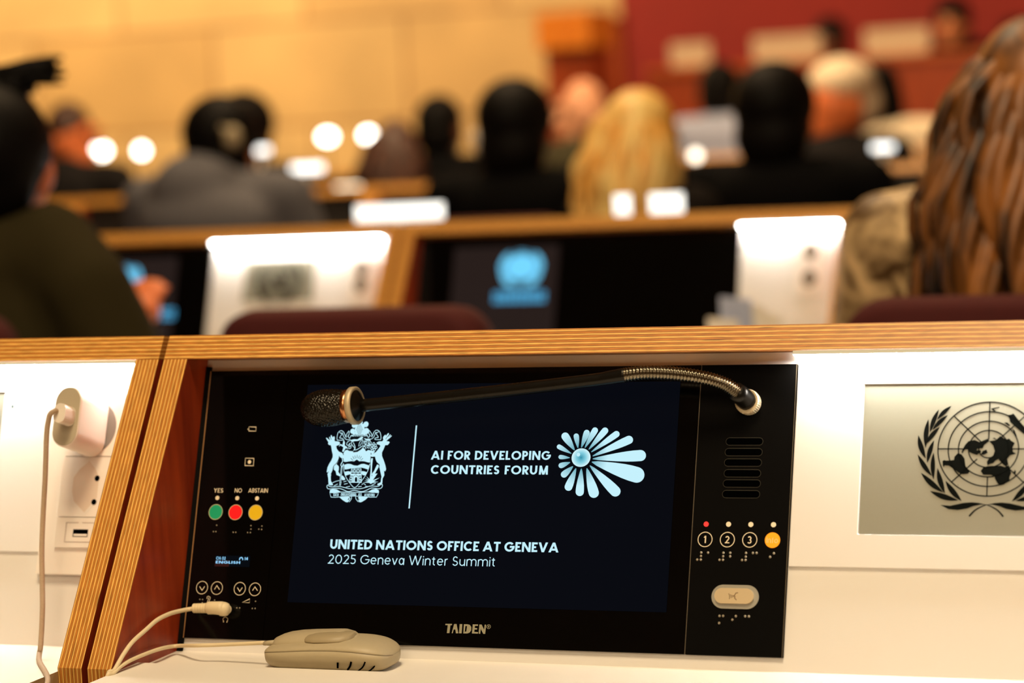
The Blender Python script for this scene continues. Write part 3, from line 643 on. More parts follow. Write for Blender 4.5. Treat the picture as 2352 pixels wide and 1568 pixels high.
# right column
d = Draw(.0002, conv=crop(1200, 820, 3.5636))
for y, x0, x1 in ((690, 1668, 1968), (777, 1660, 1962), (862, 1655, 1957), (950, 1652, 1950), (1033, 1645, 1948), (1120, 1638, 1942)):
    a, b = d.conv((x0, y)), d.conv((x1, y)); hh = .0029; st = stadium((a[0]+b[0])/2, a[1], (b[0]-a[0])/2, hh)
    d.fill_uv(stadium((a[0]+b[0])/2, a[1], (b[0]-a[0])/2+.0003, hh+.0004), 1, -.00005); d.fill_uv(st, 0, .0001)
d.build('speaker_slots', [SLOT_BLACK, mat('slot lip', S(46, 42, 30), .4)], term)
for i, (p, q) in enumerate((((456, 386), (447, 517)), ((648, 387), (638, 519)), ((839, 389), (830, 521)), ((1033, 391), (1025, 524)))):
    c = c5(p); g = G(); plate_solid(g, stadium(c[0], c[1], .0021, .0021), 0, .0004)
    o = g.build('indicator_light', glow('red indicator', S(255, 62, 52), 1.4) if i == 0 else PRINT, term)
    if i == 0: o['label'] = 'lit red indicator light'
    c = c5(q)
    if i < 3:
        d = Draw(.0004); d.ring(c, .0060, .0006, conv=False); o = d.build('channel_button', PRINT, term)
        d = Draw(.0004); h = .0060; w_ = (.0022, .0036, .0034)[i]; write(d, '123'[i], (c[0]-w_/2-.0002, c[1]-h/2), (c[0]+w_/2, c[1]-h/2), h, .14); d.build('digit', PRINT, o)
    else:
        g = G(); plate_solid(g, stadium(c[0], c[1], .0063, .0063), 0, .0008)
        o = g.build('info_button', mat('orange button', S(246, 150, 12), .4, emit=S(246, 150, 12), strength=.45), term); o['label'] = 'orange info button'
        d = Draw(.0010); write(d, 'Info', (c[0]-.0048, c[1]-.0024), (c[0]+.0046, c[1]-.0024), .0046, .10); d.build('info_lettering', mat('pale orange print', S(255, 222, 160), .5), o)
# braille
for pts in (((413,630),(472,630),(411,660),(379,690),(409,690)),((603,632),(662,632),(601,662),(661,662),(570,692),(600,692)),((797,633),(856,633),(888,633),(795,665),(763,694),(793,694)),((1036,636),(1004,667)),((570,1172),(601,1172),(567,1233)),((710,1174),(680,1205)),((790,1175),(822,1176))):
    g = G()
    for p in pts: u, v = c5(p); g.ball(Q(u, v, 0), .0011, 8, 6)
    g.build('braille_label', DOT, term, smooth=True)
for pts in (((314,405),(290,452),(308,452)),((436,457),(455,457)),((543,459),(563,459),(567,408),(567,434)),((648,411),(625,434),(646,436)),((463,1015),(484,1015)),((577,1019),(598,1019),(601,966)),((190,952),(210,953),(208,977)),((299,958),)):
    g = G()
    for p in pts: u, v = c4(p); g.ball(Q(u, v, 0), .0007, 8, 6)
    g.build('braille_label', DOT, term, smooth=True)
# talk button
a, b = c5((502, 1008)), c5((907, 1010)); c = c5((704.5, 1009.5)); hh = (c5((700, 907))[1]-c5((700, 1112))[1])/2
g = G(); plate_solid(g, stadium(c[0], c[1], (b[0]-a[0])/2, hh), 0, .0008); tb = bevel(g.build('talk_button', GREYPL, term), .0003); tb['label'] = 'silver pill-shaped talk button'
c = c5((700, 1004)); g = G(); plate_solid(g, stadium(c[0], c[1], (c5((868, 1005))[0]-c5((533, 1005))[0])/2, (c5((700, 938))[1]-c5((700, 1070))[1])/2), .0008, .0028)
bf = bevel(g.build('button_face', GOLDM, tb), .0009, 3)
d = Draw(.00295, conv=lambda p: (UV(1500+p[0]/3.7325, 1100+p[1]/3.7325)[0]+.0000, UV(1500+p[0]/3.7325, 1100+p[1]/3.7325)[1]))
d.line(smooth_pts([(738, 978), (718, 982), (712, 995), (700, 1005), (712, 1012), (708, 1022), (716, 1032), (724, 1040)], 3), .0007)
for x, h in ((688, 10), (674, 16), (660, 24)): d.line(smooth_pts([(x-2, 1008-h), (x+5, 1008), (x+3, 1008+h)], 3), .0006)
d.build('voice_symbol', mat('embossed shade', S(120, 94, 60), .5), bf)
# small display
r0, r1 = UV(495, 1275), UV(573, 1302); d = Draw(.0003); d.fill_uv(rect(r0[0], r1[1], r1[0], r0[1])); ol = d.build('status_display', glow('status display', S(6, 10, 16), 1), term)
d = Draw(.0005)
def wpx(txt, x0, x1, yb, yt, w, mi=0):
    p, q, t_ = UV(x0, yb), UV(x1, yb), UV(x0, yt); write(d, txt, p, (q[0], p[1]), t_[1]-p[1], w, mi)
wpx('CH: 02', 497, 518.5, 1285, 1278, .17); wpx('14', 562, 570, 1286, 1279.5, .2); wpx('ENGLISH', 496, 552, 1293.5, 1287.5, .2)
p = UV(554.5, 1284); d.line_uv([(p[0]-.0017, p[1]-.0008), (p[0]-.0013, p[1]+.0010), (p[0], p[1]+.0016), (p[0]+.0013, p[1]+.0010), (p[0]+.0017, p[1]-.0008)], .0008)
d.build('status_lettering', glow('status lettering', S(150, 214, 255), 1.1), ol)
r0, r1 = UV(495, 1286), UV(526, 1301); d = Draw(.0004); d.fill_uv(rect(r0[0], r1[1], r1[0], r0[1])); d.build('lit_band', glow('dim red band', S(52, 22, 18), 1), ol)
# maker's lettering
d = Draw(.0003, conv=crop(1000, 1400, 3.92)); T = lambda pts: d.fill(pts)
T([(92, 126), (152, 127), (150, 139), (137, 139), (128, 210), (104, 210), (113, 138), (90, 138)])
T([(170, 128), (192, 128), (208, 212), (186, 212), (181, 178), (166, 178), (158, 211), (148, 211)]); T([(220, 129), (244, 129), (238, 212), (214, 212)])
T([(258, 130), (290, 130), (312, 136), (325, 155), (323, 185), (310, 205), (290, 213), (252, 213), (254, 196), (280, 196), (286, 146), (257, 146)]); T([(257, 146), (272, 146), (266, 200), (253, 200)])
T([(338, 131), (386, 132), (384, 145), (358, 145), (356, 164), (378, 165), (376, 178), (354, 178), (352, 199), (386, 201), (384, 215), (330, 213)])
T([(397, 133), (418, 133), (440, 180), (445, 134), (458, 134), (450, 217), (432, 217), (410, 172), (405, 216), (391, 215)])
d.ring((481, 152), .0017, .00035, seg=20); p = d.conv((481, 152)); write(d, 'R', (p[0]-.0006, p[1]-.0009), (p[0]+.0007, p[1]-.0009), .0018, .2)
d.build('maker_lettering', mat('grey print', S(150, 146, 122), .5), term)
# headphone jack
c = UV(523, 1398); g = G(); plate_solid(g, stadium(c[0], c[1], .0028, .0028), 0, .0004); g.build('headphone_jack', SLOT_BLACK, term)

# ================================================================== wreath emblem (map, rings, laurel) in the coordinates of its own drawing
CCX, CCY = 960.0, 598.0
EMB_C = UV(2060+965/4.613, 900+598/4.613)
EMB_RU = UV(2060+965/4.613, 1029.6)[0]-UV(2060+430/4.613, 1029.6)[0]
EMB_RV = EMB_C[1]-UV(2264, 900+1099/4.613)[1]
def emb_conv(c, ru, rv, skew=True):
    """drawing px -> panel: the drawing was read off a plate seen at a slant, so its shear is taken out again"""
    def f(p):
        if skew:
            u, v = UV(2060+p[0]/4.613, 900+p[1]/4.613)
            return c[0]+(u-EMB_C[0])*ru/EMB_RU, c[1]+(v-EMB_C[1])*rv/EMB_RV
    return f
LEAVES = [((575,142),(420,290),46),((440,180),(346,424),50),((535,240),(372,398),46),((330,282),(300,590),56),((450,365),(305,545),50),((222,452),(300,700),58),((390,505),(316,748),52),
          ((215,655),(366,885),54),((385,635),(384,925),52),((250,850),(488,1060),62),((425,800),(505,1072),60),((345,1045),(645,1142),62),((510,935),(682,1150),62)]
LANDS = [[(478,725),(500,715),(512,722),(555,720),(600,715),(605,680),(640,643),(680,655),(712,700),(722,780),(742,805),(768,835),(750,860),(690,866),(650,850),(600,812),(545,775),(500,772),(494,792),(482,775)],
 [(680,632),(692,600),(720,552),(755,515),(820,503),(870,525),(920,505),(962,488),(975,515),(920,555),(905,590),(850,595),(838,612),(880,612),(888,632),(842,662),(800,648),(765,632),(748,602),(720,600),(700,625),(690,650)],
 [(885,655),(905,618),(945,605),(958,640),(915,660)],[(972,515),(1010,510),(1040,505),(1058,492),(1092,462),(1122,480),(1150,500),(1185,488),(1205,510),(1245,535),(1222,580),(1225,630),(1262,648),(1195,665),(1165,705),(1178,770),(1135,775),(1100,742),(1082,700),(1040,720),(1015,748),(985,755),(955,772),(948,735),(965,705),(1015,668),(1032,620),(1015,560)],
 [(883,832),(905,800),(950,782),(1010,778),(1060,778),(1090,775),(1140,790),(1185,772),(1190,812),(1208,850),(1190,895),(1188,925),(1130,975),(1090,985),(1060,962),(1035,915),(1030,890),(990,872),(910,872)],
 [(1165,240),(1205,235),(1230,222),(1245,240),(1290,300),(1350,368),(1395,430),(1385,470),(1330,430),(1260,372),(1195,312),(1188,275)],[(1232,845),(1247,818),(1258,840),(1250,868)],
 [(990,172),(1080,152),(1084,160),(1020,178),(1045,195),(1025,198)],[(1210,370),(1245,405),(1260,445),(1290,520),(1275,480),(1240,430)],[(1130,320),(1165,318),(1200,350),(1180,355)],[(640,975),(650,982),(642,985)],[(1060,505),(1010,488),(1028,478)]]
def emblem(dr, c, ru, rv, mi=0, fat=1.0, back=None):
    """wreath, rings, spokes and land shapes around centre c; ru, rv = radius of the outer ring"""
    cv = emb_conv(c, ru, rv); dr.conv = cv; w = ru*.024*fat
    MIR = lambda q: (2*c[0]-q[0], q[1])
    for tip, base, bw in LEAVES:
        dx, dy = base[0]-tip[0], base[1]-tip[1]; L = math.hypot(dx, dy); nx, ny = -dy/L, dx/L; bw = bw*.52*fat
        cen = (tip[0]+base[0])/2-CCX, (tip[1]+base[1])/2-CCY
        if nx*cen[0]+ny*cen[1] < 0: nx, ny = -nx, -ny
        outer = [(tip[0]+dx*t+nx*bw*1.25*math.sin(PI*t)**.9*(1), tip[1]+dy*t+ny*bw*1.25*math.sin(PI*t)**.9) for t in [i/10 for i in range(11)]]
        inner = [(tip[0]+dx*t-nx*bw*.55*math.sin(PI*t), tip[1]+dy*t-ny*bw*.55*math.sin(PI*t)) for t in [i/10 for i in range(9, 0, -1)]]
        q = [cv(p) for p in outer+inner]; dr.fill_uv(q, mi); dr.fill_uv([MIR(p) for p in q], mi)
    for pl in ([(455,1192),(560,1200),(700,1170),(790,1163),(860,1170),(945,1190),(880,1188),(800,1205),(740,1228),(640,1245),(540,1235)],):
        q = [cv(p) for p in pl]; dr.fill_uv(q, mi); dr.fill_uv([MIR(p) for p in q], mi)
    q = [cv(p) for p in smooth_pts([(945, 1190), (890, 1210), (820, 1250), (760, 1312)], 4)]; tp = [.5+.6*i/(len(q)-1) for i in range(len(q))]
    dr.line_uv(q, w*1.3, mi, 0, tp); dr.line_uv([MIR(p) for p in q], w*1.3, mi, 0, tp)
    for k in (1.0, .795, .592, .393): dr.ring(c, ru*k, w, mi, ry=rv*k, conv=False, seg=64)
    dr.ring(c, ru*.19, w, mi, ry=rv*.19, conv=False, seg=30, a0=PI*.9, a1=PI*1.9)
    for i in range(8):
        a = PI/4*i; s0 = .2 if i in (2, 3) else (.40 if i in (0, 4) else .30)
        if i == 6: s0 = .58
        dr.line_uv([(c[0]+ru*s0*math.cos(a), c[1]+rv*s0*math.sin(a)), (c[0]+ru*math.cos(a), c[1]+rv*math.sin(a))], w, mi)
    for pl in LANDS: dr.fill(pl, mi)
def nameplate(label, pl, yo, n=-.0020, centre=None):
    r = empty('nameplate_display', Q((pl[0]+pl[2])/2, pl[1], n, yo), label, 'display', 'grey nameplate displays in the benches')
    g = G(); plate_solid(g, rect(pl[0]+.0003, pl[1]+.0003, pl[2]-.0003, pl[3]-.0003), -.0032, n, yo); g.build('display_face', LCD, r)
    d = Draw(n+.0003, yo); c = centre or ((pl[0]+pl[2])/2, (pl[1]+pl[3])/2+.006)
    emblem(d, c, EMB_RU, EMB_RV); d.build('wreath_emblem', INK, r)
    return r
nameplate('grey display with black wreath and globe emblem, right of the large terminal', PLATE, 0, centre=(EMB_C[0], EMB_C[1]))
nameplate('grey display cut off by the left picture edge, beside the charger', LPL, 0)

# ================================================================== gooseneck microphone
mic = empty('gooseneck_microphone', Q(*UV(1722, 926), .0), 'black gooseneck microphone arching over the lit terminal screen', 'microphone')
b0 = UV(1722, 926); B = Q(b0[0], b0[1], 0)
g = G(); rr = []
for n, r in ((0, .0098), (.002, .0102), (.008, .0102), (.009, .0094)):
    rr.append([B + NRM*n + Vector((math.cos(a), 0, 0))*r*(1+.025*(k % 2)) + VUP*math.sin(a)*r*(1+.025*(k % 2)) for k, a in enumerate(2*PI*i/72 for i in range(72))])
g.rings(rr); g.build('knurled_collar', METAL, mic)
def TP(px, py, n): u, v = UV(px, py, n); return Q(u, v, n)
neck_px = [(1712, 917, .009), (1700, 906, .016), (1690, 898, .022)]
g = G(); g.tube([B + NRM*.006] + [TP(*p) for p in neck_px], [.0084, .0083, .0080, .0076], 20); g.build('base_sleeve', BLACK_METAL, mic, smooth=True)
path = smooth_pts([TP(1694, 901, .020), TP(1668, 884, .026), TP(1630, 871, .031), TP(1580, 862, .034), TP(1530, 857, .0345), TP(1480, 856, .034), TP(1434, 861, .033)], 26)
rad = [.0056+.0006*math.cos(2*PI*i/4.0) for i in range(len(path))]
g = G(); g.tube(path, rad, 18); g.build('gooseneck', mat('dark chrome coil', S(120, 112, 96), .22, metal=1.0), mic, smooth=True)
path = smooth_pts([TP(1438, 861, .033), TP(1400, 867, .0325), TP(1360, 873, .032), TP(1200, 892, .030), TP(1000, 914, .028), TP(832, 931, .027)], 6)
g = G(); n = len(path); g.tube(path, [.0061-.0009*min(1, i/10)+.0004*i/n for i in range(n)], 20); g.build('stem', BLACK_METAL, mic, smooth=True)
# head: axis runs on from the stem, dipping to the left
H0, H1 = TP(832, 930, .027), TP(693, 941, .026)
ax = (H1-H0).normalized(); s1 = ax.cross(NRM).normalized(); s2 = ax.cross(s1)
Lh = (H1-H0).length
def hring(t, r, off=0, n=64, f=None):
    c = H0 + ax*t; return [c + (s1*math.cos(a)+s2*math.sin(a))*(r*(f(a, t) if f else 1)) for a in (2*PI*(i+off)/n for i in range(n))]
g = G(); g.rings([hring(-.001, .0048), hring(.002, .0080), hring(.004, .0124), hring(.0055, .0140), hring(.0065, .0142)]); g.build('head_back', BLACK_METAL, mic, smooth=True)
g = G(); g.rings([hring(.005, .0132), hring(.0042, .0152), hring(.0052, .0165), hring(.0094, .0165), hring(.0100, .0152), hring(.0098, .0130)]); o = g.build('head_ring', METAL, mic, smooth=True); o['label'] = 'pale metal ring of the microphone head'
g = G(); g.rings([hring(.0098, .0134), hring(.0100, .0145), hring(.0150, .0146), hring(.0155, .0134)]); o = g.build('copper_band', COPPER, mic, smooth=True)
T0 = .0150; ns, nr = 120, 84
def prof(q):                               # radius along the windscreen, q 0..1
    return .0150*(.93+.12*math.sin(PI*min(1, q*1.15)))*math.sqrt(max(0, 1-max(0, (q-.52)/.48)**2.6))
rr = []
for j in range(nr+1):
    q = j/nr*.995; r = max(prof(q), .0004)
    rr.append([H0 + ax*(T0+q*(Lh-T0)) + (s1*math.cos(a)+s2*math.sin(a))*r*(1+.045*math.sin(26*a+1.2*math.sin(q*60))*math.cos(q*92+2*math.sin(7*a)) + .03*noise.noise(Vector((a*6, q*30, 0)))) for a in (2*PI*i/ns for i in range(ns))])
g = G(); g.rings(rr); g.build('windscreen', mat('black wire mesh', S(30, 27, 20), .26, metal=.7, spec=.8), mic, smooth=True)

# ================================================================== socket strip, charger and cable on the left bench
sk = empty('power_socket', Q(*UV(180, 1258), 0), 'white power socket strip with USB port, in the lit panel of the left bench', 'socket')
lc = lambda x, y, n=0.0: UV(0+x/3.5636, 860+y/3.5636, n)
def quad_plate(name, pts, n0, n1, m, parent, bv=.001):
    g = G(); plate_solid(g, pts, n0, n1); return bevel(g.build(name, m, parent), bv)
uE = -.0585
p = UV(84, 1318); uL = (UV(80, 1318)[0]+UV(140, 930)[0])/2
quad_plate('mounting_plate', rect(uL, p[1], uE, .236), -.0006, .004, WHITEPL, sk, .002)
a, b = lc(535, 672, .006), lc(440, 1412, .006); uA = (a[0]+b[0])/2; vA, vB = a[1], b[1]; vM = lc(470, 1165, .006)[1]
quad_plate('socket_cover', rect(uA, vM+.0003, uE, vA-.0004), .004, .0075, WHITEPL, sk, .0008)
quad_plate('usb_cover', rect(uA, vB, uE, vM-.0003), .004, .0070, WHITEPL, sk, .0006)
top = quad_plate('socket_cover', rect(uA, vA+.0004, uE, vA+.058), .004, .0075, WHITEPL, sk, .0008)
hexp = [lc(*q, .0075) for q in ((735, 700), (790, 770), (818, 840), (800, 1010), (690, 1140), (600, 1040), (585, 960), (598, 840), (650, 770))]
cu = sum(q[0] for q in hexp)/len(hexp)
d = Draw(.0077); d.line_uv(hexp+[hexp[0]], .0016); d.build('recess_rim', WHITEPL, sk)
d = Draw(.0076); d.fill_uv(hexp); rc = d.build('socket_recess', SOCK_IN, sk)
d = Draw(.0079); 
for q in ((795, 848), (768, 1042)):
    d.disc(lc(*q, .0079), .0026, conv=False)
d.build('contact_hole', SLOT_BLACK, rc)
q0, q1 = lc(600, 1265, .0072), lc(715, 1328, .0072)
d = Draw(.0072); d.fill_uv(rect(q0[0], q1[1], q1[0], q0[1])); up = d.build('usb_port', SLOT_BLACK, sk)
d = Draw(.0074); d.fill_uv(rect(q0[0]+.001, q1[1]+.0006, q1[0]-.0006, q1[1]+.0026)); d.build('usb_tongue', WHITEPL, up)
q0, q1 = lc(545, 1210, .0072), lc(755, 1372, .0072); d = Draw(.0072); cu_, cv_ = (q0[0]+q1[0])/2, (q0[1]+q1[1])/2
rim = [(cu_+(x-cu_), cv_+(y-cv_)) for x, y in stadium(cu_, cv_, (q1[0]-q0[0])/2, (q0[1]-q1[1])/2, 6)]
hw, hh = (q1[0]-q0[0])/2, (q0[1]-q1[1])/2
d.line_uv([(cu_-hw, cv_-hh), (cu_-hw, cv_+hh), (cu_-.002, cv_+hh)], .0005); d.line_uv([(cu_+.002, cv_+hh), (cu_+hw, cv_+hh), (cu_+hw, cv_-hh), (cu_-hw, cv_-hh)], .0005)
d.build('usb_outline', mat('fine grey print', S(150, 130, 116), .5), up)

ch = empty('phone_charger', Q(*UV(217, 985), .008), 'white phone charger plugged into the left bench socket', 'charger')
DEP = .056
fu, fv = UV(152.5, 956, DEP)
fl, fr_ = UV(121, 985, DEP), UV(189, 930, DEP); ftp, fbt = UV(163, 886, DEP), UV(146, 1025, DEP)
hw, hh = (fr_[0]-fl[0])/2*.97, (ftp[1]-fbt[1])/2
def stad_ring(n, k=1.0): return [Q(u, v, n) for u, v in stadium(fu, fv, hw*k, hh*k, 12)]
g = G(); g.rings([stad_ring(.0076, .93), stad_ring(.009, 1), stad_ring(DEP-.0022, 1), stad_ring(DEP-.0006, .975), stad_ring(DEP, .93)]); g.build('charger_body', WHITEPL2, ch, smooth=False)
g = G(); plate_solid(g, stadium(fu, fv, hw*.925, hh*.955, 12), DEP-.001, DEP+.0002); g.build('charger_face', GREY_FACE, ch)
# round rim of the socket it sits in
g = G(); g.rings([[Q(fu+.0215*math.cos(a)+.001, fv+.0235*math.sin(a), n) for a in (2*PI*i/40 for i in range(40))] for n in (.0075, .0079)]); o = g.build('round_recess', SOCK_GREY, sk)
cb = empty('charging_cable', Q(*UV(130, 945, DEP), DEP), 'greyish braided cable hanging from the phone charger to the desk', 'cable')
pu, pv = UV(0+512/3.5636, 860+322/3.5636, DEP+.012)
g = G(); plate_solid(g, stadium(pu, pv, .0060, .0088, 5), DEP, DEP+.017); bevel(g.build('usb_plug', WHITEPL2, cb), .0012)
c0 = Q(pu-.004, pv+.0015, DEP+.016); Yc = c0.y
cp = [Vector(c0), at_y(126, 943, Yc-.004), at_y(116, 950, Yc-.006), at_y(111, 966, Yc-.006), at_y(107, 1000, Yc-.006), at_y(103.5, 1100, Yc-.008), at_y(99, 1180, Yc-.012), at_y(96, 1260, Yc-.022), at_y(97, 1340, Yc-.034), at_y(97.5, 1400, Yc-.046)]
p = at_y(93.5, 1480, Yc-.06); q = at_y(91, 1540, Yc-.075); cp += [p, q]
e = hit(88, 1590, (0, 0, .7605), (0, 0, 1)); cp += [e, e + Vector((-.05, -.12, 0)), e + Vector((-.18, -.2, 0))]
cp = [Vector((v.x, v.y, max(v.z, .7605))) for v in cp]
g = G(); g.tube(smooth_pts([tuple(v) for v in cp], 8), .0024, 10); g.build('cord', CABLE, cb, smooth=True)
d = UV(28.5, 933); g = G(); plate_solid(g, stadium(d[0], d[1], .0013, .0018), -.0007, .0002); o = g.build('pin_hole', mat('dark pin', S(70, 90, 90), .5)); props(o, 'tiny dark pin hole in the white panel left of the charger', 'screw')

# ================================================================== earpiece lying in the tray
YE = -.038; ZT = .7535
ear = empty('earpiece', (0.13, YE, ZT), 'warm grey interpretation earpiece lying in the tray below the terminal', 'earpiece')
def ecv(x, y, Y=-.062): return at_y(560+x/3.92, 1420+y/3.92, Y)
XS = [124, 130, 150, 200, 300, 450, 600, 780, 900, 1000, 1100, 1180, 1235, 1257]
TOPS = [352, 318, 292, 258, 230, 205, 192, 175, 177, 186, 208, 245, 302, 350]
SEAM = [362, 342, 326, 315, 302, 293, 289, 289, 296, 306, 322, 340, 356, 366]
FAC = [.12, .40, .62, .80, .93, 1, 1, 1, 1, .98, .92, .78, .52, .25]
def loft(xs, lo, hi, fac, hd, yc, expo=2.6, seg=28, flat_lo=False):
    rings = []
    for x, l, h, f in zip(xs, lo, hi, fac):
        zc, hh = (l+h)/2, (h-l)/2; r = []
        for i in range(seg):
            a = 2*PI*i/seg; c, s = math.cos(a), math.sin(a)
            e = 2/expo; yy = math.copysign(abs(c)**e, c)*hd*f; zz = math.copysign(abs(s)**e, s)*hh
            r.append((x, yc+yy, zc+zz))
        rings.append(r)
    return rings
HD = .0265
st_ = [(ecv(x, sm).x, a, b, c, f) for x, sm, a, b, c, f in zip(XS, SEAM,
    (.0118, .0126, .0136, .0148, .0161, .0175, .0184, .0189, .0187, .0181, .0169, .0155, .0140, .0128),
    (.0130, .0150, .0172, .0197, .0218, .0238, .0250, .0262, .0263, .0257, .0239, .0208, .0168, .0138),
    (.0098, .0062, .0030, .0010, 0, 0, 0, 0, 0, 0, 0, .0008, .0040, .0085),
    (.16, .42, .63, .80, .93, 1, 1, 1, 1, .98, .92, .78, .55, .22))]
st_ = smooth_pts(st_, 3)
xw = [q[0] for q in st_]; seamz = [ZT+q[1] for q in st_]; topz = [ZT+max(q[2], q[1]+.0008) for q in st_]; botz = [ZT+max(0, min(q[3], q[1]-.0008)) for q in st_]; FAC = [min(1, max(.1, q[4])) for q in st_]
def half(xs, z0, z1, fac, hd, up, name, m, yc=YE, parent=None):
    """one shell: the seam is its rim, the other edge rounds in"""
    rings = []; prof = [(1.0, 0), (1.0, .25), (.97, .5), (.88, .75), (.70, .92), (.45, 1.0)] if not up else [(1.0, 0), (.985, .2), (.93, .45), (.80, .70), (.55, .90), (.25, 1.0)]
    for x, a, b, f in zip(xs, z0, z1, fac):
        r = [(x, yc-hd*f*w, a+(b-a)*q) for w, q in prof] + [(x, yc+hd*f*w, a+(b-a)*q) for w, q in reversed(prof)]
        rings.append(r)
    g = G(); g.rings(rings); return g.build(name, m, parent or ear, smooth=True)
half(xw, [z-.0002 for z in seamz], botz, FAC, HD, False, 'lower_shell', BEIGE)
half(xw, [z+.0002 for z in seamz], topz, FAC, HD, True, 'upper_shell', BEIGE)
sx = [(x, YE-HD*f*.995, z) for x, z, f in zip(xw, seamz, FAC)]; g = G(); g.tube(sx, .00016, 6); g.build('seam', mat('seam shade', S(110, 96, 70), .6), ear)
DX = [255, 268, 310, 380, 480, 600, 760, 850, 930, 985, 1005]; DT = [208, 180, 160, 140, 127, 121, 118, 117, 136, 165, 188]; DF = [.35, .6, .82, .94, 1, 1, 1, .95, .78, .5, .2]
dz = [ecv(x, t, -.045).z for x, t in zip(DX, DT)]; dxw = [ecv(x, t, -.045).x for x, t in zip(DX, DT)]; dl = [ecv(x, 245, -.045).z for x in DX]
half(dxw, dl, dz, DF, .0185, True, 'ear_disc', BEIGE, YE+.001)
CX = [488, 505, 560, 640, 760, 860, 915, 932]; CT = [190, 172, 156, 148, 144, 148, 158, 168]; CF = [.3, .55, .85, 1, 1, .9, .6, .3]
half([ecv(x, 150, -.055).x for x in CX], [ecv(x, 215, -.055).z for x in CX], [ecv(x, t, -.055).z for x, t in zip(CX, CT)], CF, .0165, True, 'ear_cushion', BEIGE_D, YE-.004)
vp = [[(845, 398), (845, 446)], [(966, 390), (956, 430), (934, 463)], [(1092, 390), (1072, 435), (1028, 474)], [(1188, 397), (1168, 440), (1118, 480)]]
for k, pl in enumerate(vp):
    xx = [ecv(x, y, -.064).x for x, y in pl]; ff = []
    for x in xx:
        j = max(i for i in range(len(xw)) if xw[i] <= x+1e-9); j = min(j, len(xw)-2); t = (x-xw[j])/(xw[j+1]-xw[j]); ff.append(FAC[j]+(FAC[j+1]-FAC[j])*t)
    pts = [ecv(px, py, YE-HD*f*.99) for (px, py), f in zip(pl, ff)]
    g = G(); g.tube(smooth_pts([tuple(p) for p in pts], 4), .0009 if k < 2 else .0007, 8); g.build('vent_slot', SLOT_BLACK, ear)
a, b = ecv(178, 226, -.045), ecv(262, 216, -.045); g = G(); g.tube([a, (a+b)/2, b + Vector((.004, 0, 0))], [.0016, .0022, .0026], 12); g.build('strain_relief', BEIGE, ear, smooth=True)
# the two ends of its cord
YG = -.1165
end = at_y(249, 1547, YG)
tail = [tuple(end), tuple(end + Vector((-.004, .0005, -.02))), tuple(end + Vector((-.006, .003, -.10)))]
def along_side(pts, x0, x1):                      # a cord resting against the veneered side panel
    n = len(pts); return [tuple(at_x(p[0], p[1], x0+(x1-x0)*i/(n-1))) for i, p in enumerate(pts)]
ps = Vector(TP(445, 1397.5, .009))
c1 = [tuple(ps), tuple(TP(432, 1399, .009))] + along_side([(405, 1404.5), (385, 1411), (360, 1424), (335, 1446), (305, 1473), (285, 1500), (272, 1522), (261, 1540)], .0035, -.0028)
g = G(); g.tube(smooth_pts(c1+tail, 6), .0019, 10); g.build('cord', CORD, ear, smooth=True)
c2 = [tuple(at_y(x, y, Y)) for x, y, Y in ((606, 1475.5, -.045), (560, 1478, -.042), (500, 1480.5, -.040), (450, 1482, -.040))] + along_side([(405, 1483), (370, 1489), (335, 1501), (300, 1516), (276, 1531), (259, 1547)], .004, -.002)
tail2 = [tuple(Vector(t)+Vector((.001, -.0035, -.001))) for t in tail]
g = G(); g.tube(smooth_pts(c2+tail2, 6), .0017, 10); g.build('cord', CORD, ear, smooth=True)
# angled jack plug
pc = lambda x, y, n: TP(400+x/9.8, 1300+y/9.8, n)
g = G(); axp = [pc(445, 945, .009), pc(495, 945, .009), pc(745, 940, .009)]
pts = []; rad = []
for i in range(41):
    t = i/40; pts.append(axp[0].lerp(axp[2], t)); rad.append(.0033+.0012*(1 if (i % 8) < 5 else -.25)*(.75+.25*t))
g.tube(pts, rad, 16); pl_ = g.build('strain_relief', CORD, ear, smooth=True)
g = G(); g.tube([pc(740, 940, .009), pc(775, 938, .009), pc(900, 936, .009), pc(1050, 944, .009), pc(1140, 952, .009)], [.0046, .0057, .0057, .0060, .0056], 16)
g.tube([pc(1010, 950, .0085), pc(1060, 955, .0085), pc(1150, 968, .008), pc(1215, 975, .0075), pc(1262, 980, .007)], [.0050, .0064, .0062, .0052, .0022], 16)
g.tube([pc(1185, 972, .008), Q(*UV(523, 1398), .0)], [.0042, .0036], 14)
g.build('jack_plug', CORD, ear, smooth=True)

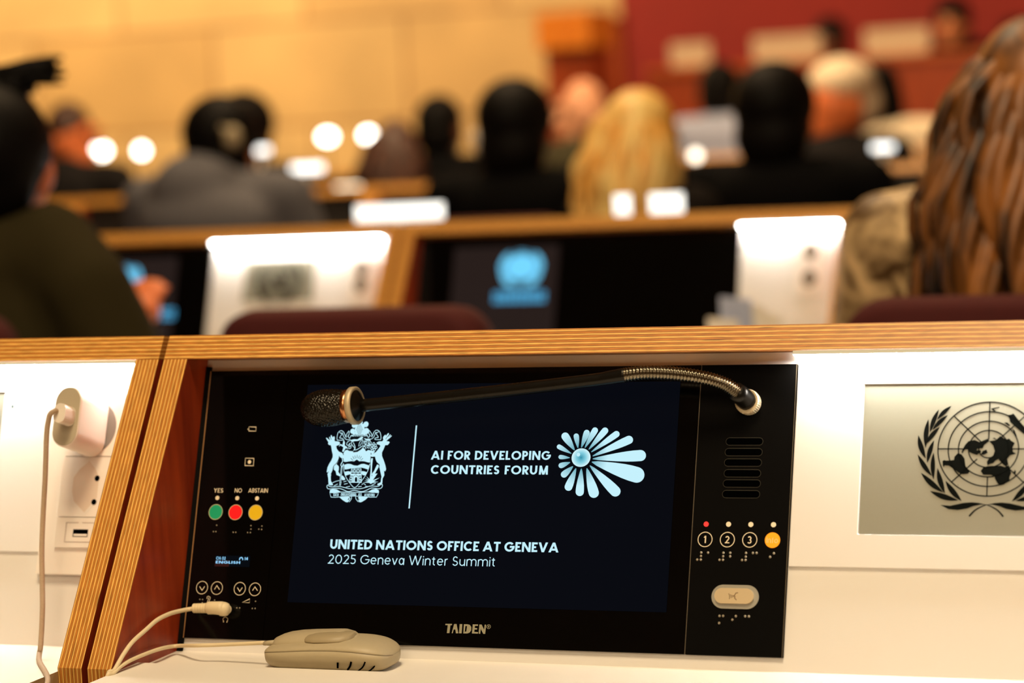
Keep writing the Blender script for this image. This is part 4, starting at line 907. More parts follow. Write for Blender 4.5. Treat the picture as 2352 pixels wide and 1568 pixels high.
# ================================================================== second row of benches
Y2, Y3, Y4 = 2.2, 4.9, 7.3
RU = lambda px, py, yo=Y2: UV(px, py, 0, yo)[0]
B1, B2 = -0.803, 0.040
wA0, wA1 = RU(487, 640), RU(878, 600); wB0, wB1 = RU(1699, 620), RU(1925, 620)
desk_module('second-row desk bench left of the plywood divider, with a wide lit white panel', B1-.003-1.025, B1-.003, Y2, [(wA0, min(wA1, B1-.003-TH))], None, 'plywood desk benches')
desk_module('second-row desk bench behind the empty burgundy chair, with black console and glowing blue emblem', B1+.003, B2-.003, Y2, [(wB0, min(wB1, B2-.003-TH))], None, 'plywood desk benches')
desk_module('second-row desk bench behind the long-haired person, at the right', B2+.003, B2+1.028, Y2, [], None, 'plywood desk benches', mat('dark console back', S(20, 16, 14), .6))
def far_terminal(label, pxl, pxr, scr, em, emr, bar, yo=Y2, dark_red=False):
    u0, u1 = RU(pxl, 640), RU(pxr, 640)
    t = empty('conference_terminal', Q((u0+u1)/2, 0, 0, yo), label, 'terminal')
    g = G(); plate_solid(g, rect(u0, 0.0, u1, PH+.006), -.006, .002, yo); g.build('console_body', GLASS_BLACK, t)
    s0, s1 = RU(scr[0], 650), RU(scr[1], 650)
    d = Draw(.0026, yo); d.fill_uv(rect(s0, .018, s1, PH-.016)); sc = d.build('screen', glow('dim brown screen', S(40, 30, 27), 1.0), t)
    c = UV(em[0], em[1], 0, yo); d = Draw(.0032, yo)
    d.disc(c, emr*.80, ry=emr*.66, conv=False); emblem(d, c, emr*.80, emr*.80, fat=1.6)
    sc2 = d.build('wreath_emblem', glow('blue screen emblem', S(112, 205, 246), 1.15), sc)
    if bar:
        a, b = UV(bar[0], bar[2], 0, yo), UV(bar[1], bar[2], 0, yo); d = Draw(.0032, yo)
        for k in (-1, 1):
            n = 9
            for i in range(n):
                x0 = a[0]+(b[0]-a[0])*(i+.08)/n; x1 = a[0]+(b[0]-a[0])*(i+.92)/n
                d.fill_uv(rect(x0, a[1]+k*.0055-.0042, x1, a[1]+k*.0055+.0042))
        d.build('lettering_bar', glow('blue screen bar', S(84, 176, 224), 1.0), sc)
    return t
far_terminal('black console in the second row with glowing blue globe emblem, right of the divider', 938, 1697, (1040, 1280), (1199, 614), .037, (1134, 1254, 684))
far_terminal('second-row console half hidden behind the olive-jacketed man, showing a glowing blue emblem', 70, 484, (235, 405), (288, 640), .032, (372, 402, 722))
c = UV(640, 650, -.0004, Y2); pl2 = (RU(562, 640), UV(600, 692, 0, Y2)[1], RU(722, 640), UV(600, 598, 0, Y2)[1])
r = empty('nameplate_display', Q((pl2[0]+pl2[2])/2, pl2[1], 0, Y2), 'blurred grey display in the wide lit white panel of the second row', 'display', 'grey nameplate displays in the benches')
g = G(); plate_solid(g, rect(*pl2), -.0004, .0012, Y2); g.build('display_face', LCD, r)
d = Draw(.0016, Y2); emblem(d, ((pl2[0]+pl2[2])/2, (pl2[1]+pl2[3])/2), .034, .034, fat=1.3); d.build('wreath_emblem', INK, r)
def far_socket(label, pxs, u_half, x, y0, y1):
    u, va, vb = RU(x, (y0+y1)/2), UV(x, y1, 0, Y2)[1], UV(x, y0, 0, Y2)[1]
    r = empty('power_socket', Q(u, va, 0, Y2), label, 'socket')
    g = G(); plate_solid(g, rect(u-u_half, va-.02, u+u_half, vb+.02), -.0004, .004, Y2); g.build('socket_cover', WHITEPL, r)
    for v in pxs:
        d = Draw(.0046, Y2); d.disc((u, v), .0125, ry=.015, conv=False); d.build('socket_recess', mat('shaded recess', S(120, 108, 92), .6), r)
    return r
far_socket('white socket pair at the right end of the wide lit second-row panel', [UV(835, 618, 0, Y2)[1], UV(828, 655, 0, Y2)[1]], .022, 832, 610, 668)
far_socket('white socket pair on the narrow lit panel beside the long-haired person', [UV(1862, 578, 0, Y2)[1], UV(1860, 640, 0, Y2)[1]], .024, 1862, 572, 650)
for i in range(5):
    x0 = -4.20+i*1.031
    desk_module('third-row plywood desk bench mostly hidden behind the seated people', x0, x0+1.025, Y3, [], None, 'third-row benches', mat('dark console back', S(20, 16, 14), .6))
for i in range(6):
    x0 = -6.20+i*1.031
    desk_module('fourth-row plywood desk bench far back in the hall, mostly hidden', x0, x0+1.025, Y4, [], None, 'fourth-row benches', mat('dark console back', S(20, 16, 14), .6))

# ================================================================== lit signs and lamps standing on the rails
SIGN_L = glow('lit white sign', S(255, 250, 238), 1.9); SIGN_D = glow('dim warm sign', S(236, 205, 186), 1.4)
LAMP_G = glow('lamp glow', (1.0, .93, .80, 1), 11.0); LAMP_D = glow('dim lamp glow', (1.0, .80, .50, 1), 1.2)
def on_rail(yo): return yo+.095, B_[1]-(.095-B_[0])*math.tan(A7)-.001
def sign(label, px, py, wpx, hpx, yo, m=SIGN_L, slim=False, tilt=0.0):
    Y, zr = on_rail(yo); c = at_y(px, py, Y); k = (Y-CAM.y)/math.cos(YAW)/F_PX; w, h = wpx*k, hpx*k
    r = empty('name_sign', (c.x, Y, zr), label, 'sign', 'lit signs on the desk rails')
    zb = max(c.z-h/2, zr+.004)
    G().box(c.x-w/2, c.x+w/2, Y-.005, Y+.005, zb, c.z+h/2).build('lit_face', m, r)
    G().box(c.x-w*.4, c.x+w*.4, Y-.02, Y+.02, zr-.004, zr+.005).build('foot', WHITEPL, r)
    if zb > zr+.006: G().box(c.x-.006, c.x+.006, Y-.004, Y+.004, zr, zb+.004).build('stand', WHITEPL, r)
sign('wide lit white name sign on the second-row rail, left of the black-jacketed man', 917, 487, 222, 38, Y2)
sign('narrow upright lit sign on the second-row rail below the blond hair', 1430, 470, 36, 46, Y2)
sign('small wide lit sign on the second-row rail beside the narrow upright one', 1531, 466, 76, 44, Y2)
sign('warm white lit sign on the third-row rail, above the wide name sign', 800, 442, 62, 34, Y3, glow('warm lit sign', S(255, 240, 205), 4.0))
sign('pinkish dim sign on the third-row rail, right of the grey-jacketed person', 655, 480, 46, 30, Y3, SIGN_D)
sign('bright wide lit sign raised on a stand, centre left of the hall', 706, 386, 80, 18, Y3, glow('bright lit sign', S(255, 252, 244), 3.0))
sign('lit sign raised on a stand right behind the grey-jacketed person', 597, 345, 48, 16, Y3, glow('bright lit sign', S(255, 252, 244), 3.0))
sign('lit sign on the third row before the cream-jacketed person', 2028, 338, 46, 14, Y3, glow('bright lit sign', S(255, 252, 244), 3.0))
def lamp(label, px, py, s_px, yo, m=LAMP_G, sx=1.0):
    Y, zr = on_rail(yo); c = at_y(px, py, Y); k = (Y-CAM.y)/math.cos(YAW)/F_PX; R_ = s_px*k/2
    r = empty('desk_lamp', (c.x, Y, zr), label, 'lamp', 'small glowing lamps on the far desks')
    if True: G().ball(c, (R_*sx, R_, R_)).build('glowing_head', m, r, smooth=True)
    g = G(); g.tube([(c.x, Y, zr), (c.x, Y, c.z-R_*.8)], .004, 8); g.build('stem', BLACK_METAL, r)
    g = G(); g.tube([(c.x, Y, zr-.004), (c.x, Y, zr+.006)], .03, 16); g.build('base', BLACK_METAL, r)
lamp('leftmost glowing lamp, right of the olive-jacketed man', 232, 346, 30, Y4, LAMP_G, 1.3)
lamp('glowing lamp just left of the grey jacket', 325, 346, 26, Y4)
lamp('glowing lamp upper left of the pair at the hall centre', 752, 314, 27, Y4, LAMP_G, 1.4)
lamp('glowing lamp nearest the brown-haired woman at the hall centre', 845, 310, 26, Y4, LAMP_G, 1.2)
lamp('glowing lamp between the blond hair and the broad black jacket', 1598, 357, 26, Y3, glow('soft lamp glow', (1.0, .86, .66, 1), 4.0))

# ================================================================== podium at the front of the hall
structure('floor_dais', G().box(-4.2, 6, 9.5, 12, 0.0, .45), CARPET)
pd = empty('podium_desk', (-.4, 10.4, .45), 'long reddish wooden podium desk carrying three pale name signs', 'desk')
x0 = at_y(1490, 200, 10.4).x
G().box(x0, 3.0, 10.38, 10.44, .45, 1.405).build('front_panel', DAISWOOD, pd); G().box(x0, 3.0, 10.36, 10.52, 1.395, 1.425).build('top_ledge', veneer('ledge wood', S(150, 66, 20), S(196, 96, 34)), pd)
G().box(x0, 3.0, 10.44, 10.85, 1.14, 1.18).build('desktop', DAISWOOD, pd)
SIGN_P = mat('pale sign board', S(196, 172, 142), .6)
for (a, b, t, u), lb in (((1532, 1640, 92, 144), 'small pale name sign, leftmost on the podium desk'), ((1722, 1893, 74, 138), 'pale name sign in the middle of the podium desk'), ((1978, 2143, 58, 122), 'pale name sign on the podium desk, nearest the long-haired person')):
    p, q = at_y(a+8, (t+u)/2, 10.44), at_y(b-8, (t+u)/2, 10.44); zt = at_y((a+b)/2, t+6, 10.44).z
    r = empty('name_sign', ((p.x+q.x)/2, 10.44, 1.425), lb, 'sign')
    G().box(p.x, q.x, 10.43, 10.45, 1.43, zt).build('sign_face', SIGN_P, r); G().box(p.x+.03, q.x-.03, 10.40, 10.48, 1.424, 1.434).build('foot', SIGN_P, r)
lc0, lc1 = at_y(1262, 34, 10.5), at_y(1384, 108, 10.5)
le = empty('lectern', ((lc0.x+lc1.x)/2, 10.5, .45), 'honey-coloured wooden lectern in front of the stone and red wall edge', 'lectern')
G().box(lc0.x, lc1.x, 10.3, 10.7, lc1.z, lc0.z).build('upper_box', ORANGEW, le); G().box(lc0.x+.02, lc1.x-.02, 10.36, 10.66, .45, lc1.z).build('body', DAISWOOD, le)
dr0 = at_y(1400, 60, 11.6); dp = empty('wooden_partition', (dr0.x, 11.6, .45), 'narrow reddish wooden partition between lectern and red wall', 'partition')
G().box(dr0.x-.06, dr0.x+.10, 11.5, 11.6, .45, 1.72).build('panel', DAISWOOD, dp); G().box(dr0.x-.07, dr0.x+.11, 11.48, 11.62, 1.72, 1.74).build('cap', DAISWOOD, dp)

# ================================================================== chairs
def build_chair(label):
    r = empty('conference_chair', (0, 0, 0), label, 'chair', 'burgundy conference chairs')
    def cushion(name, cx, cy, cz, w, d_, h, tilt=0.0):
        g = G(); rr = []
        for q, k in ((0, .90), (.12, .985), (.5, 1.0), (.88, .985), (1, .90)):
            rr.append([(cx+x*k, cy+(q-.5)*d_+tilt*(z), cz+z*(.5+.5*k) if False else cz+z*k) for x, z in stadium(0, 0, w/2, h/2, 5)] if d_ < h else [(cx+x*k, cy+y*k, cz+(q-.5)*h) for x, y in stadium(0, 0, w/2, d_/2, 5)])
        g.rings(rr); return g.build(name, CHAIRM, r, smooth=True, local=True)
    def rounded(w, h, rad):
        out = []
        for sx, sz, a0 in ((1, 1, 0), (-1, 1, 90), (-1, -1, 180), (1, -1, 270)):
            for i in range(6):
                a = math.radians(a0+18*i); out.append((sx*(w/2-rad)+rad*math.cos(a), sz*(h/2-rad)+rad*math.sin(a)))
        return out
    g = G(); rr = []
    for y, k in ((-.045, .93), (-.038, .985), (0, 1), (.03, .985), (.038, .93)): rr.append([(x*k, y-.20-.10*(z*k/.5), .72+z*k) for x, z in rounded(.40, .48, .05)])
    g.rings(rr); g.build('backrest', CHAIRM, r, smooth=True, local=True)
    g = G(); rr = []
    for z, k in ((.40, .92), (.41, .985), (.44, 1), (.465, .98), (.475, .92)): rr.append([(x*k, .03+y*k, z) for x, y in rounded(.46, .46, .06)])
    g.rings(rr); g.build('seat', CHAIRM, r, smooth=True, local=True)
    g = G(); g.tube([(0, 0, .05), (0, 0, .40)], .03, 14); g.tube([(0, -.05, .39), (0, -.20, .42), (0, -.245, .55)], .02, 8); g.build('column', BLACK_METAL, r, local=True)
    for i in range(5):
        a = 2*PI*i/5+.3; g = G(); g.tube([(0, 0, .08), (.26*math.cos(a), .26*math.sin(a), .055)], [.028, .018], 8)
        g.ball((.26*math.cos(a), .26*math.sin(a), .028), .028, 10, 8); g.build('leg', BLACK_METAL, r, local=True)
    return r
chair0 = build_chair('empty burgundy chair in front of the second-row blue-emblem console'); used = []
def place_chair(x, y, label, rz=0.0, z=0.0, sx=1.0):
    if not used: r = chair0; used.append(1)
    else:
        r = chair0.copy(); COL.objects.link(r)
        for c in chair0.children:
            k = c.copy(); COL.objects.link(k); k.parent = r
    r.location = (x, y, z); r.rotation_euler = (0, 0, rz); r['label'] = label; r.scale = (sx, 1, 1)
    return r
pa, pb = at_y(533, 730, 1.2), at_y(1128, 730, 1.2)
place_chair((pa.x+pb.x)/2, 1.43, 'empty burgundy chair in front of the second-row blue-emblem console', sx=(pb.x-pa.x)/.40)

# ================================================================== people
def capsule(g, a, b, r0, r1, seg=12):
    a, b = Vector(a), Vector(b); d_ = b-a; L = d_.length; t = d_/L
    ref = Vector((0, 0, 1)) if abs(t.z) < .9 else Vector((1, 0, 0)); u = t.cross(ref).normalized(); w = t.cross(u); rr = []
    for k in range(5): th = PI/2*(k+.25)/5.25; rr.append((a - t*r0*math.cos(th), r0*math.sin(th)))
    rr += [(a, r0), (b, r1)]
    for k in range(5): th = PI/2*(k+1)/5.25; rr.append((b + t*r1*math.sin(th), r1*math.cos(th)))
    g.rings([[c + (u*math.cos(2*PI*i/seg)+w*math.sin(2*PI*i/seg))*r for i in range(seg)] for c, r in rr])
def fuse(name, prims, voxel, m, parent, smooth_it=3):
    """fuse overlapping volumes into one continuous skin"""
    g = G()
    for p in prims:
        if p[0] == 'e': g.ball(p[1], p[2], 16, 10)
        else: capsule(g, p[1], p[2], p[3], p[4])
    me = g.mesh(name); o = bpy.data.objects.new(name, me); COL.objects.link(o)
    rm = o.modifiers.new('r', 'REMESH'); rm.mode = 'VOXEL'; rm.voxel_size = voxel
    sm = o.modifiers.new('s', 'SMOOTH'); sm.iterations = smooth_it; sm.factor = .5
    dg = bpy.context.evaluated_depsgraph_get(); me2 = bpy.data.meshes.new_from_object(o.evaluated_get(dg)); me2.name = name
    bpy.data.objects.remove(o); bpy.data.meshes.remove(me)
    return mobj(name, me2, m, parent, smooth=True, local=True)
def streaky(name, c0, c1, sc=(60, 60, 5)):
    if name in MATS: return MATS[name]
    m = bpy.data.materials.new(name); m.use_nodes = True; nt = m.node_tree; N = nt.nodes.new; L = nt.links.new; b = nt.nodes['Principled BSDF']; b.inputs['Roughness'].default_value = .45
    tc = N('ShaderNodeTexCoord'); mp = N('ShaderNodeMapping'); mp.inputs['Scale'].default_value = sc; L(tc.outputs['Object'], mp.inputs[0]); nz = N('ShaderNodeTexNoise'); nz.inputs['Scale'].default_value = 1; nz.inputs['Detail'].default_value = 3; nz.inputs['Distortion'].default_value = .6
    L(mp.outputs[0], nz.inputs['Vector']); cr = N('ShaderNodeValToRGB'); L(nz.outputs['Fac'], cr.inputs[0]); cr.color_ramp.elements[0].position = .38; cr.color_ramp.elements[0].color = c0; cr.color_ramp.elements[1].position = .66; cr.color_ramp.elements[1].color = c1
    L(cr.outputs[0], b.inputs['Base Color']); MATS[name] = m; return m
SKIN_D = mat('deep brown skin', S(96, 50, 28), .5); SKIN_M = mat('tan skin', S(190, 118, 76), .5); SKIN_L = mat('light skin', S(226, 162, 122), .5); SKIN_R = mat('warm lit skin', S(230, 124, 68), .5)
HAIR_K = mat('black hair', S(7, 5, 4), .6, spec=.12, noise_amt=.3, noise_scale=90); HAIR_BR = streaky('brown hair', S(40, 20, 12), S(84, 44, 22)); HAIR_BL = streaky('blond hair', S(232, 166, 66), S(255, 230, 148), (24, 24, 6))
HAIR_H = streaky('highlighted brown hair', S(16, 8, 4), S(156, 98, 42), (26, 26, 3.2)); HAIR_W = mat('white hair', S(236, 216, 184), .6)
TROU = mat('dark trousers', S(24, 22, 24), .8); SHOE = mat('black shoes', S(14, 12, 12), .35); EYE = mat('eye', S(30, 22, 18), .2)
def cloth(name, c, amt=.12): return mat(name, c, .9, spec=.1, noise_amt=amt, noise_scale=250)
def person(label, px, py, Y, skin, top, hair, style='short', rz=0.0, z0=0.0, wide=1.0, turn=0.0, extra=None, head_k=1.0, chair=None, lean=0.0, shoulders=-0.04, hdx=0.0):
    P_ = at_y(px, py, Y); s = (P_.z-z0)/1.18
    r = empty('person', (P_.x-hdx*s, Y-.02*s, z0), label, 'person', None, rz); r.scale = (s, s, s)
    w = wide; hz = 1.18; hy = .02+lean; sd = shoulders
    hx = lambda x, y: (hdx+x*math.cos(turn)-y*math.sin(turn), hy+x*math.sin(turn)+y*math.cos(turn))
    def H(x, y, z): a, b = hx(x, y); return (a, b, z)
    hk = head_k; arms = []; hands = []
    ex = extra or {}
    for sx in (-1, 1):
        sh_ = (sx*.185*w, lean*.7, .985-sd); el = ex.get(('elbow', sx), (sx*.245*w, .07+lean, .73)); wr = ex.get(('wrist', sx), (sx*.13, .31+lean*.6, .665))
        arms.append((sh_, el, wr)); d_ = (Vector(wr)-Vector(el)).normalized(); hc_ = Vector(wr)+d_*.055
        side = d_.cross(Vector((0, 0, 1))).normalized(); hp = [('e', tuple(hc_), (.036, .046, .024))]
        for k in range(4):
            b0 = hc_ + d_*.035 + side*(k-1.5)*.018; L = (.062, .072, .068, .052)[k]
            b1 = b0 + d_*L*.55 + Vector((0, 0, -.008)); hp += [('c', tuple(b0), tuple(b1), .0095, .009), ('c', tuple(b1), tuple(b1 + d_*L*.4 + Vector((0, 0, -.022))), .009, .008)]
        b0 = hc_ - side*sx*.03; hp.append(('c', tuple(b0), tuple(b0 - side*sx*.02 + d_*.045), .011, .009)); hands.append(hp)
    body = [('e', H(0, 0, hz), (.078*hk, .098*hk, .118)), ('e', H(0, .03, hz-.06), (.058*hk, .068*hk, .062)), ('c', (0, lean*.85-.01, .98-sd*.5), H(0, -.012, hz-.05), .058, .054),
            ('c', H(0, .092, hz+.0), H(0, .112, hz-.025), .011, .016), ('e', H(0, .090, hz-.062), (.026, .014, .011)), ('e', H(0, .086, hz+.032), (.055, .016, .012)), ('e', H(0, .078, hz-.103), (.024, .02, .016))]
    for sx in (-1, 1):
        body += [('e', H(sx*.079*hk, -.008, hz-.01), (.014, .028, .036)), ('c', (sx*.09, .03, .53), (sx*.11, .44, .53), .080, .058), ('c', (sx*.11, .44, .52), (sx*.11, .40, .09), .056, .038), ('c', (sx*.11, .38, .05), (sx*.115, .50, .04), .034, .028)]
    for (a, b, c), hp in zip(arms, hands): body += [('c', a, b, .050, .042), ('c', b, c, .040, .028)] + hp
    body += [('e', (0, lean*.4, .80), (.165*w, .105, .26)), ('e', (0, .02, .55), (.165*w, .13, .12))]
    b = fuse('body', body, .0105, skin, r)
    for sx in (-1, 1):
        g = G(); g.ball(H(sx*.031, .0845, hz+.012), .0125, 10, 8); g.build('eye', EYE, b, smooth=True, local=True)
    jk = [('e', (0, lean*.4, .80-sd*.5), (.198*w, .135, .28)), ('c', (-.15*w, lean*.7, .985-sd), (.15*w, lean*.7, .985-sd), .072, .072), ('e', (0, lean*.7-.02, .96-sd), (.15*w, .10, .11)), ('e', (0, .01+lean*.2, .60), (.185*w, .145, .15)), ('c', (0, lean*.75-.012, 1.0-sd*.8), (0, lean*.8-.012, 1.045-sd*.5), .080, .068)]
    for a, b_, c in arms: jk += [('c', a, b_, .066, .054), ('c', b_, tuple(Vector(b_).lerp(Vector(c), .92)), .052, .040)]
    jk += ex.get('jacket', [])
    fuse('jacket', jk, .013, top, r)
    tr = [('e', (0, .02, .535), (.18*w, .15, .11))]
    for sx in (-1, 1): tr += [('c', (sx*.09, .03, .53), (sx*.11, .44, .53), .092, .070), ('c', (sx*.11, .44, .52), (sx*.11, .405, .13), .068, .055)]
    fuse('trousers', tr, .016, TROU, r)
    for sx in (-1, 1): fuse('shoe', [('c', (sx*.11, .38, .05), (sx*.115, .53, .042), .046, .038), ('e', (sx*.11, .37, .05), (.044, .05, .045))], .012, SHOE, r)
    if style != 'bald':
        hp = [('e', H(0, -.010, hz+.035), (.086*hk, .104*hk, .098)), ('e', H(0, -.042, hz-.015), (.080*hk, .072*hk, .085))]
        if style == 'tuft': hp += [('c', H(-.06, .0, hz+.09), H(.02, .02, hz+.115), .045, .030), ('e', H(0, -.03, hz+.03), (.098, .108, .10)), ('e', H(-.04, .0, hz+.10), (.075, .07, .05))]
        if style == 'full': hp += [('e', H(0, -.02, hz+.05), (.105*hk, .115*hk, .105)), ('e', H(0, -.05, hz-.03), (.095*hk, .08*hk, .10))]
        if style == 'cap': hp = [('e', H(0, -.022, hz+.062), (.088*hk, .112*hk, .080)), ('e', H(0, -.055, hz+.0), (.082*hk, .07*hk, .09))]
        if style == 'bob': hp += [('e', H(0, -.03, hz-.04), (.105*hk, .09*hk, .15)), ('e', H(0, -.05, hz-.14), (.10*hk, .07, .08))]
        if style in ('long', 'wavy'):
            hw_ = .125 if style == 'wavy' else .116
            hp += [('e', H(0, -.035, hz-.06), (hw_, .10, .16)), ('e', H(0, -.075, hz-.22), (hw_*1.12, .085, .16)), ('e', H(0, -.11, hz-.33), (hw_*1.15, .07, .12))]
            if style == 'long': hp += [('e', H(-.05, -.085, hz-.24), (.09, .06, .10)), ('e', H(.06, -.085, hz-.24), (.08, .06, .10))]
        ho = fuse('hair', hp, .011, hair, r, 5)
        if style == 'tuft':
            rnd = random.Random(5); g = G()
            for i in range(34):
                b0 = Vector(H(-.07+.12*rnd.random(), -.02+.06*rnd.random(), hz+.115)); e0 = Vector(H(.01+.105*rnd.random(), .0+.05*rnd.random(), hz+.125+.045*rnd.random()))
                e0.z = min(e0.z, hz+.128+.42*max(0, e0.x-hdx+.01)); mid_ = (b0+e0)/2 + Vector((-.012, 0, .014))
                g.tube(smooth_pts([tuple(b0), tuple(mid_), tuple(e0)], 3), [.012, .012, .011, .010, .009, .007, .003], 6)
            g.build('tuft', hair, ho, smooth=True, local=True)
        if style in ('long', 'wavy'):
            rnd = random.Random(3); g = G(); n = 46 if style == 'wavy' else 26; hw_ = .135 if style == 'wavy' else .11; ln = .50 if style == 'wavy' else .34
            for i in range(n):
                a = -1.25+2.5*i/(n-1); ph = rnd.random()*6; amp = .010 if style == 'wavy' else .005; pts = []; l_ = ln*(.8+.3*rnd.random())
                for k in range(13):
                    t = k/12; rad_ = hw_*(.72+.45*min(1, t*2)); z = hz+.10-t*l_
                    if t < .25: rad_ = hw_*math.sin(PI/2*min(1, (t+.03)/.25))*.9
                    pts.append(H(rad_*math.sin(a)+amp*math.sin(ph+t*13), -rad_*math.cos(a)*.85-.02-.05*t+amp*math.cos(ph+t*11), z))
                g.tube(pts, [.013*(1-.6*(k/12)**3) for k in range(13)], 7, flat=.6)
            g.build('locks', hair, ho, smooth=True, local=True)
    if chair:
        place_chair(P_.x-hdx*s, Y+.02, chair, rz, z0)
    return r
BLACKJ = cloth('black jacket', S(6, 6, 7)); GREYJ = cloth('grey jacket', S(106, 106, 112)); OLIVE = cloth('dark olive jacket', S(50, 44, 24)); CREAMJ = cloth('cream jacket', S(238, 222, 192), .05)
BLUEJ = cloth('pale blue shirt', S(176, 186, 214), .05); DGREY = cloth('charcoal jacket', S(34, 32, 32)); OLIVE2 = cloth('moss green jacket', S(66, 62, 44)); CAMO = streaky('patterned tan blouse', S(92, 68, 38), S(246, 212, 156), (22, 22, 22))
HDX1 = .035
pr1 = at_y(-30, 385, 1.45); s1_ = pr1.z/1.18
def loc1(px, py, Y): v = at_y(px, py, Y); return ((v.x-pr1.x)/s1_+HDX1, (v.y-1.45+.02)/s1_, v.z/s1_)
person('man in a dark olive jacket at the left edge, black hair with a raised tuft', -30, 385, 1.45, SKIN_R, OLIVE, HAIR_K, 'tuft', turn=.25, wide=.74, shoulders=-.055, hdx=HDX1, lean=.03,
       extra={('elbow', 1): (.185, .04, .73), ('wrist', 1): loc1(300, 778, 1.62), 'jacket': [('c', loc1(120, 560, 1.46), loc1(200, 660, 1.44), .068, .07), ('c', loc1(200, 660, 1.44), loc1(290, 860, 1.46), .07, .075)]}, chair='burgundy chair under the man in the olive jacket')
person('woman with very long wavy highlighted brown hair and a tan patterned top', 2395, 262, 1.40, SKIN_M, CAMO, HAIR_H, 'wavy', wide=1.12, head_k=1.06)
place_chair(.3048+.245, 1.40, 'burgundy chair behind the back of the long-haired woman', sx=1.23)
person('person in a grey jacket leaning forward, seen from behind, dark hair', 458, 352, 3.8, SKIN_M, GREYJ, HAIR_K, 'full', wide=1.16, lean=.14, shoulders=-.075,
       extra={'jacket': [('e', (-.03, .05, 1.085), (.13, .10, .10)), ('e', (.0, .04, 1.0), (.20, .11, .11))]}, chair='chair under the person in the grey jacket')
person('dark-haired person just behind and right of the grey jacket', 568, 315, 5.6, SKIN_D, DGREY, HAIR_K, 'full', chair='chair under the dark-haired person behind the grey jacket')
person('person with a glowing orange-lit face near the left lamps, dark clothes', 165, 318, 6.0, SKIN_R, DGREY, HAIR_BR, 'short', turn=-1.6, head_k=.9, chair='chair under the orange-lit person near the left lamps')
person('man with black hair and a black jacket, seen from behind left of the blond hair', 1190, 312, 4.15, SKIN_D, BLACKJ, HAIR_K, 'full', wide=1.10, chair='chair under the black-jacketed man left of the blond hair')
person('woman with shoulder-length blond hair, seen from behind', 1475, 335, 3.3, SKIN_L, cloth('dark blouse', S(26, 22, 20)), HAIR_BL, 'long', wide=.66, turn=-.3, chair='chair under the woman with blond hair')
person('broad man in a black suit with short black hair, right of the blond hair', 1785, 282, 4.0, SKIN_D, BLACKJ, HAIR_K, 'full', wide=1.24, chair='chair under the broad man in the black suit')
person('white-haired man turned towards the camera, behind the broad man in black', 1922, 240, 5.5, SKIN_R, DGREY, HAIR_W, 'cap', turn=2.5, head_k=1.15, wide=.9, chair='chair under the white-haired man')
person('slim dark-haired person between the brown-haired woman and the black-jacketed man', 1012, 300, 6.4, SKIN_D, BLACKJ, HAIR_K, 'short', chair='chair under the slim dark-haired person')
person('woman with straight brown hair right of the two centre lamps', 912, 362, 5.5, SKIN_M, cloth('brown cardigan', S(74, 40, 24)), HAIR_BR, 'long', wide=.72, head_k=.9, chair='chair under the woman with straight brown hair')
person('bald man in a moss green jacket, left of the blond hair', 1342, 262, 6.3, SKIN_L, OLIVE2, HAIR_BR, 'bald', turn=2.4, chair='chair under the bald man')
person('person in a pale blue shirt, left of the broad man in black', 1655, 216, 8.4, SKIN_D, BLUEJ, HAIR_K, 'short', chair='chair under the person in the pale blue shirt')
person('dark-haired person in a cream jacket beside the white-haired man', 2020, 222, 7.9, SKIN_D, CREAMJ, HAIR_K, 'bob', wide=1.15, chair='chair under the person in the cream jacket')
person('dark-haired speaker at the podium desk, behind the middle name sign', 1910, 98, 11.05, SKIN_D, BLACKJ, HAIR_K, 'full', rz=PI, z0=.45, chair='podium chair of the speaker behind the middle name sign')
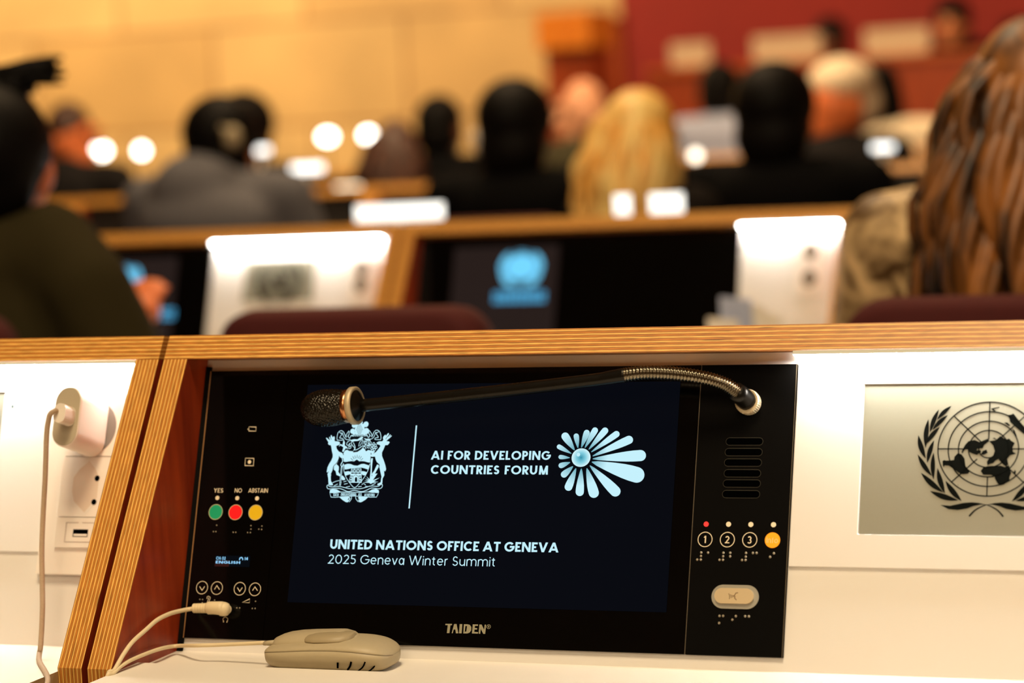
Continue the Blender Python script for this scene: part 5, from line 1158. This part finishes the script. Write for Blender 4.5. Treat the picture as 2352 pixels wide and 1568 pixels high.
person('dark-clothed speaker at the podium desk, upper right behind the nearest sign', 2190, 58, 11.05, SKIN_M, BLACKJ, HAIR_K, 'full', rz=PI, z0=.45, chair='podium chair of the upper right speaker')
person('dark-haired speaker at the podium edge, partly behind the long wavy hair', 2335, 98, 11.45, SKIN_D, BLACKJ, HAIR_K, 'full', rz=PI, z0=.45, chair='podium chair of the speaker behind the wavy hair')
# the pale earpiece worn by the black-jacketed man
ea, eb = at_y(1096, 312, 4.12), at_y(1108, 344, 4.12)
r = empty('earpiece', ea, 'pale earpiece worn on the left ear of the black-jacketed man', 'earpiece')
g = G(); capsule(g, ea, eb, .017, .022); g.build('shell', WHITEPL, r, smooth=True)
g = G(); g.tube(smooth_pts([tuple(ea + Vector((.0, 0, .01))), tuple(ea + Vector((.025, .0, .03))), tuple(ea + Vector((.045, 0, .0)))], 4), .004, 8); g.build('ear_hook', WHITEPL, r, smooth=True)
ea = at_y(534, 316, 3.78); r = empty('earpiece', ea, 'dim beige earpiece beside the dark hair above the grey jacket', 'earpiece')
g = G(); capsule(g, ea + Vector((0, 0, -.008)), ea + Vector((0, 0, .008)), .022, .022); g.build('shell', BEIGE, r, smooth=True)
g = G(); g.tube([tuple(ea + Vector((-.01, 0, .015))), tuple(ea + Vector((-.03, 0, .03))), tuple(ea + Vector((-.045, .02, .02)))], .004, 8); g.build('ear_hook', BEIGE, r, smooth=True)

# ================================================================== pale paper bundle on the second-row desk
c = at_y(1712, 712, 1.90); pbz = .758
r = empty('paper_bundle', (c.x, 1.90, pbz), 'pale bundle of folded papers standing before the narrow lit panel, second row', 'papers')
for i, (dx, h, m_) in enumerate(((-.030, .118, WHITE), (-.012, .150, BLUEJ), (.008, .140, WHITE), (.026, .125, WHITE))):
    g = G(); y = 1.88+i*.012
    g.hexa([(c.x+dx-.028, y, pbz), (c.x+dx+.028, y, pbz), (c.x+dx+.028, y+.008, pbz), (c.x+dx-.028, y+.008, pbz), (c.x+dx-.024, y-.01, pbz+h), (c.x+dx+.026, y-.01, pbz+h*.96), (c.x+dx+.026, y-.004, pbz+h*.96), (c.x+dx-.024, y-.004, pbz+h)])
    g.build('folded_sheet', m_, r)
